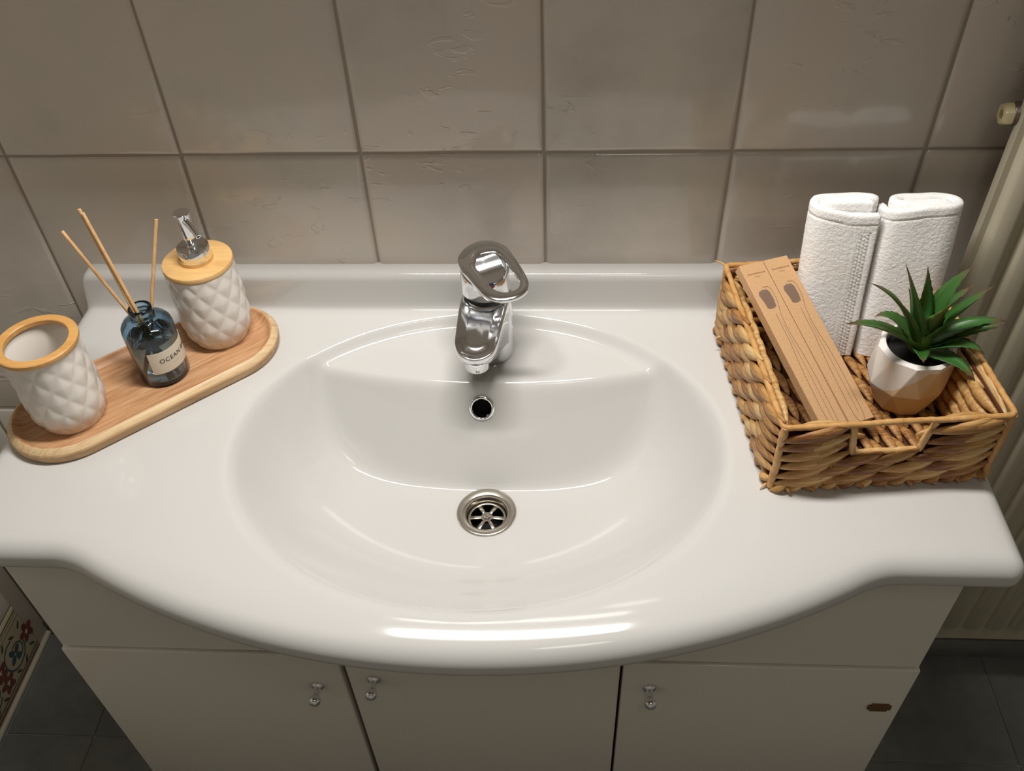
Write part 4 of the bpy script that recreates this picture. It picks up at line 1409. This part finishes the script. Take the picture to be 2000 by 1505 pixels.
# ================================================================== TOOTHBRUSH CARTONS
A = Vector((0.2020, -0.1010, CT + 0.1140)); B = Vector((0.2510, -0.0620, CT + 0.1160)); Cc = Vector((0.2675, -0.2465, CT + 0.0400)); Dd = Vector((0.3240, -0.2405, CT + 0.0400))
down = ((Cc - A).normalized() + (Dd - B).normalized()).normalized()
across = (B - A); across = (across - down * across.dot(down)).normalized()
nrmb = down.cross(across).normalized()
if nrmb.z < 0: nrmb = -nrmb
top_mid = (A + B) / 2
bw, bl, bt_ = 0.0295, 0.1950, 0.0110
def carton(label_, off, up):
    t = thing('toothbrush_box', label_, 'box', (0, 0, 0), 0, 'kraft toothbrush boxes in the basket')
    # local x across, y up the box, z out of its face
    yv = -down; xv = across; zv = xv.cross(yv)
    if zv.z < 0: xv = -xv; zv = -zv
    Mx = Matrix((( xv.x, yv.x, zv.x, 0), (xv.y, yv.y, zv.y, 0), (xv.z, yv.z, zv.z, 0), (0, 0, 0, 1)))
    org = top_mid + across * off - yv * 0 + yv * up
    Mx.translation = org
    t.matrix_world = Mx
    bm = bmesh.new(); bm_box(bm, -bw / 2, bw / 2, -bl, 0, -bt_, 0, 0.0006, 1)
    bm_obj('carton', bm, M['kraft_card'], t, True, 40)
    P_ = []
    # outline drawing of the brush
    zz = 0.00025
    head = [(-0.0012, -0.030), (0.0048, -0.0305), (0.0075, -0.034), (0.0078, -0.046), (0.0060, -0.056), (0.0040, -0.062)]
    body = [(0.0040, -0.062), (0.0030, -0.078), (0.0036, -0.095), (0.0056, -0.115), (0.0062, -0.140), (0.0058, -0.170), (0.0052, -0.188), (0.0030, -0.1945), (0.0, -0.1960), (-0.0030, -0.1945), (-0.0052, -0.188), (-0.0058, -0.170), (-0.0050, -0.140), (-0.0040, -0.118), (-0.0020, -0.095), (-0.0018, -0.078), (-0.0012, -0.062)]
    P_.append((*ribbon(head + body, 0.00045, zz), 0))
    P_.append((*ribbon([(0.0012, -0.075), (0.0008, -0.10), (0.0010, -0.14), (0.0005, -0.185)], 0.0003, zz), 0))
    # bristles: a block of fine lines
    blk = [(-0.0096, -0.0385), (-0.0080, -0.0345), (-0.0040, -0.0330), (0.0020, -0.0332), (0.0042, -0.0370), (0.0046, -0.0470), (0.0030, -0.0545), (-0.0030, -0.0562), (-0.0070, -0.0545), (-0.0078, -0.0470)]
    vb = [(x_, y_, zz + 0.00003) for x_, y_ in blk]
    P_.append((vb, [tuple(range(len(vb)))], 1))
    for k in range(11):
        y_ = -0.0362 - k * 0.0017
        P_.append((*ribbon([(-0.0074, y_ - 0.0006), (0.0036, y_ + 0.0004)], 0.00035, zz + 0.00008), 2))
    # heading
    V, F, MI = merge(P_)
    o = mesh_obj('brush_drawing', V, F, [M['ink_grey'], M['bristle_grey'], M['card_ink']], t)
    o.data.polygons.foreach_set('material_index', MI)
    # heading too small to read in the photograph: a row of fine printed marks and a shorter one below
    hp = []
    rh = random.Random(4)
    for y_, n_m, w_m, h_m in ((-0.0135, 15, 0.00115, 0.0017), (-0.0172, 5, 0.0010, 0.0009)):
        for k in range(n_m):
            xx = (k - n_m / 2 + 0.5) * w_m * 1.28
            hp.append((*ribbon([(xx, y_), (xx, y_ + h_m * rh.uniform(0.7, 1.0))], w_m * 0.62, zz), 0))
    V, F, MI = merge(hp)
    mesh_obj('heading', V, F, M['card_ink'], t)
    return t
carton('kraft cardboard toothbrush box leaning in the basket, the left one of two', -bw / 2 - 0.0006, 0.0)
carton('kraft cardboard toothbrush box leaning in the basket, the right one, next to the towel', bw / 2 + 0.0004, 0.0)

# ================================================================== PLANT
PX, PY, PZ = 0.3690, -0.1800, CT + 0.0115
pot_t = thing('potted_plant', 'small green spiky succulent in a faceted white and tan pot in the basket', 'plant', (PX, PY, PZ))
# faceted pot: triangular facets like folded paper, with a round opening
NC = 10
def pring_(rad_, z, ph_, left=1.0):
    o_ = []
    for k in range(NC):
        a = 2 * PI * (k + ph_) / NC
        l_ = max(0.0, math.cos(a - math.radians(205)))
        rr = rad_ * (1 + left * l_ * l_)
        o_.append((rr * math.cos(a), rr * math.sin(a), z))
    return o_
V = pring_(0.0270, 0.0, 0.0, 0.06) + pring_(0.0378, 0.034, 0.5, 0.16) + pring_(0.0372, 0.0700, 0.0, 0.10)
F = [tuple(range(NC))[::-1]]
for l in range(2):
    for k in range(NC):
        k2 = (k + 1) % NC
        a_, b_, c_, d_ = l * NC + k, l * NC + k2, (l + 1) * NC + k, (l + 1) * NC + k2
        if l == 0: F += [(a_, b_, c_), (b_, d_, c_)]
        else: F += [(a_, b_, d_), (a_, d_, c_)]
# rim: from the ten-sided edge to a round mouth
n_ = 40
r0_ = len(V)
def edge_pt(k):
    u = k / n_ * NC; i0 = int(u) % NC; f_ = u - int(u)
    A_, B_ = Vector(V[2 * NC + i0]), Vector(V[2 * NC + (i0 + 1) % NC])
    return A_.lerp(B_, f_)
ed = [edge_pt(k) for k in range(n_)]
def mouth(r_, z): return [Vector((r_ * math.cos(2 * PI * k / n_), r_ * math.sin(2 * PI * k / n_), z)) for k in range(n_)]
rr_ = [ed, [e_ * 0.985 + Vector((0, 0, 0.0028)) for e_ in ed], mouth(0.0325, 0.0738), mouth(0.0312, 0.0730), mouth(0.0303, 0.055)]
for q_ in rr_: V += [tuple(v) for v in q_]
for l in range(4):
    for k in range(n_):
        k2 = (k + 1) % n_
        F.append((r0_ + l * n_ + k, r0_ + l * n_ + k2, r0_ + (l + 1) * n_ + k2, r0_ + (l + 1) * n_ + k))
po_ = mesh_obj('pot', V, F, M['pot'], pot_t, False); fix_normals(po_)
bv = po_.modifiers.new('soft_edges', 'BEVEL'); bv.width = 0.0008; bv.segments = 2; bv.limit_method = 'ANGLE'; bv.angle_limit = math.radians(8)
POT_DOT.inputs[1].default_value = (-0.68, 0.10, 0.72)
POT_THR.inputs[1].default_value = 0.0440
V, F = lathe_data([(0.0, 0.070), (0.010, 0.069), (0.022, 0.067), (0.0298, 0.065), (0.0302, 0.060)], 40)
V = [(x, y, z + 0.0012 * noise.noise(Vector((x * 300, y * 300, 1)))) for x, y, z in V]
mesh_obj('soil', V, F, M['soil'], pot_t, True)
def leaf(base, tip, arch, wid, seed, name='leaf', up=(0, 0, 1)):
    base, tip, up = Vector(base), Vector(tip), Vector(up)
    mid = (base + tip) / 2 + Vector(arch)
    ns = 18
    V, F, tt = [], [], []
    r_ = random.Random(seed)
    for i in range(ns + 1):
        s_ = i / ns
        p = base * (1 - s_) ** 2 + mid * 2 * s_ * (1 - s_) + tip * s_ * s_
        d = ((mid - base) * (1 - s_) + (tip - mid) * s_).normalized()
        side = d.cross(up)
        if side.length < 0.1: side = d.cross(Vector((0.3, -1, 0)))
        side.normalize(); nn = side.cross(d).normalized()
        w_ = wid * (0.62 + 0.9 * s_) * (1 - s_) ** 0.62 if s_ > 0.0 else wid * 0.62
        w_ = 1.3 * wid * (0.55 + 0.45 * math.sin(min(s_ / 0.35, 1) * PI / 2)) * max(1 - s_ ** 1.7, 0.0) + 0.0001
        ser = 0.0
        if i % 2 == 1 and 1 < i < ns - 1: ser = 0.0011
        tk = 0.0016 * (1 - s_) + 0.0003
        for (a_, b_) in ((-1, 0.16 * w_ / 0.0016 * 0.0016), (-0.55, -0.0), (0, -0.12 * w_), (0.55, 0), (1, 0.16 * w_)):
            off = side * (a_ * (w_ + (ser if abs(a_) == 1 else 0))) + nn * (b_ * 1.6)
            V.append(p + off); tt.append(s_)
        for a_ in (0.5, 0, -0.5):
            V.append(p + side * a_ * w_ - nn * (tk * (1.3 if a_ == 0 else 0.9) + 0.12 * w_)); tt.append(s_)
    k8 = 8
    for i in range(ns):
        for k in range(k8):
            k2 = (k + 1) % k8
            F.append((i * k8 + k, (i + 1) * k8 + k, (i + 1) * k8 + k2, i * k8 + k2))
    F.append(tuple(range(k8))); F.append(tuple(ns * k8 + k for k in range(k8 - 1, -1, -1)))
    o = mesh_obj(name, V, F, M['leaf'], pot_t, True); fix_normals(o)
    at_ = o.data.attributes.new('t', 'FLOAT', 'POINT')
    at_.data.foreach_set('value', tt)
    return o
def LC(x, y, z): return (x - PX, y - PY, z + CT - PZ)
cx_, cy_ = 0.3680, -0.1810
leaf_specs = [
    # tip (world x, y, height over deck), base z, arch, width
    ((0.2760, -0.2180, 0.1430), 0.084, (0.000, 0.000, 0.020), 0.0085),
    ((0.2965, -0.1980, 0.1745), 0.088, (0.010, 0.000, 0.018), 0.0085),
    ((0.3250, -0.1900, 0.1910), 0.094, (0.006, -0.004, -0.002), 0.0095),
    ((0.3210, -0.1700, 0.1120), 0.084, (0.000, 0.010, 0.022), 0.0080),
    ((0.3600, -0.1600, 0.1660), 0.098, (0.004, 0.006, 0.000), 0.0080),
    ((0.4000, -0.1650, 0.1690), 0.092, (-0.006, 0.010, 0.010), 0.0095),
    ((0.3880, -0.2000, 0.1740), 0.098, (-0.016, -0.006, 0.010), 0.0095),
    ((0.4080, -0.1950, 0.1690), 0.092, (-0.010, -0.004, 0.004), 0.0095),
    ((0.4420, -0.1800, 0.1150), 0.086, (0.000, 0.000, 0.022), 0.0085),
    ((0.4390, -0.1880, 0.1180), 0.084, (-0.004, -0.006, 0.012), 0.0085),
    ((0.4170, -0.2100, 0.0990), 0.082, (0.004, -0.006, 0.026), 0.0085),
    ((0.4070, -0.2300, 0.0830), 0.078, (0.006, -0.004, 0.018), 0.0085),
    ((0.3560, -0.2240, 0.1010), 0.084, (-0.002, -0.004, 0.008), 0.0070),
    ((0.3480, -0.1620, 0.1420), 0.094, (0.002, 0.006, 0.000), 0.0070),
]
for i_, (tp, bz, ar, wd) in enumerate(leaf_specs):
    tpv = Vector(LC(*tp)); dxy = Vector((tpv.x - (cx_ - PX), tpv.y - (cy_ - PY), 0))
    if dxy.length > 0: dxy.normalize()
    bs = Vector(LC(cx_, cy_, bz)) + dxy * 0.004
    leaf(bs, tpv, ar, wd, i_)
tube('stem', [LC(cx_, cy_, 0.070), LC(cx_, cy_, 0.090), LC(cx_ + 0.0008, cy_ - 0.001, 0.112), LC(cx_ + 0.001, cy_ - 0.0015, 0.118)], [0.0085, 0.0100, 0.0085, 0.003], M['leaf'], pot_t, 16)
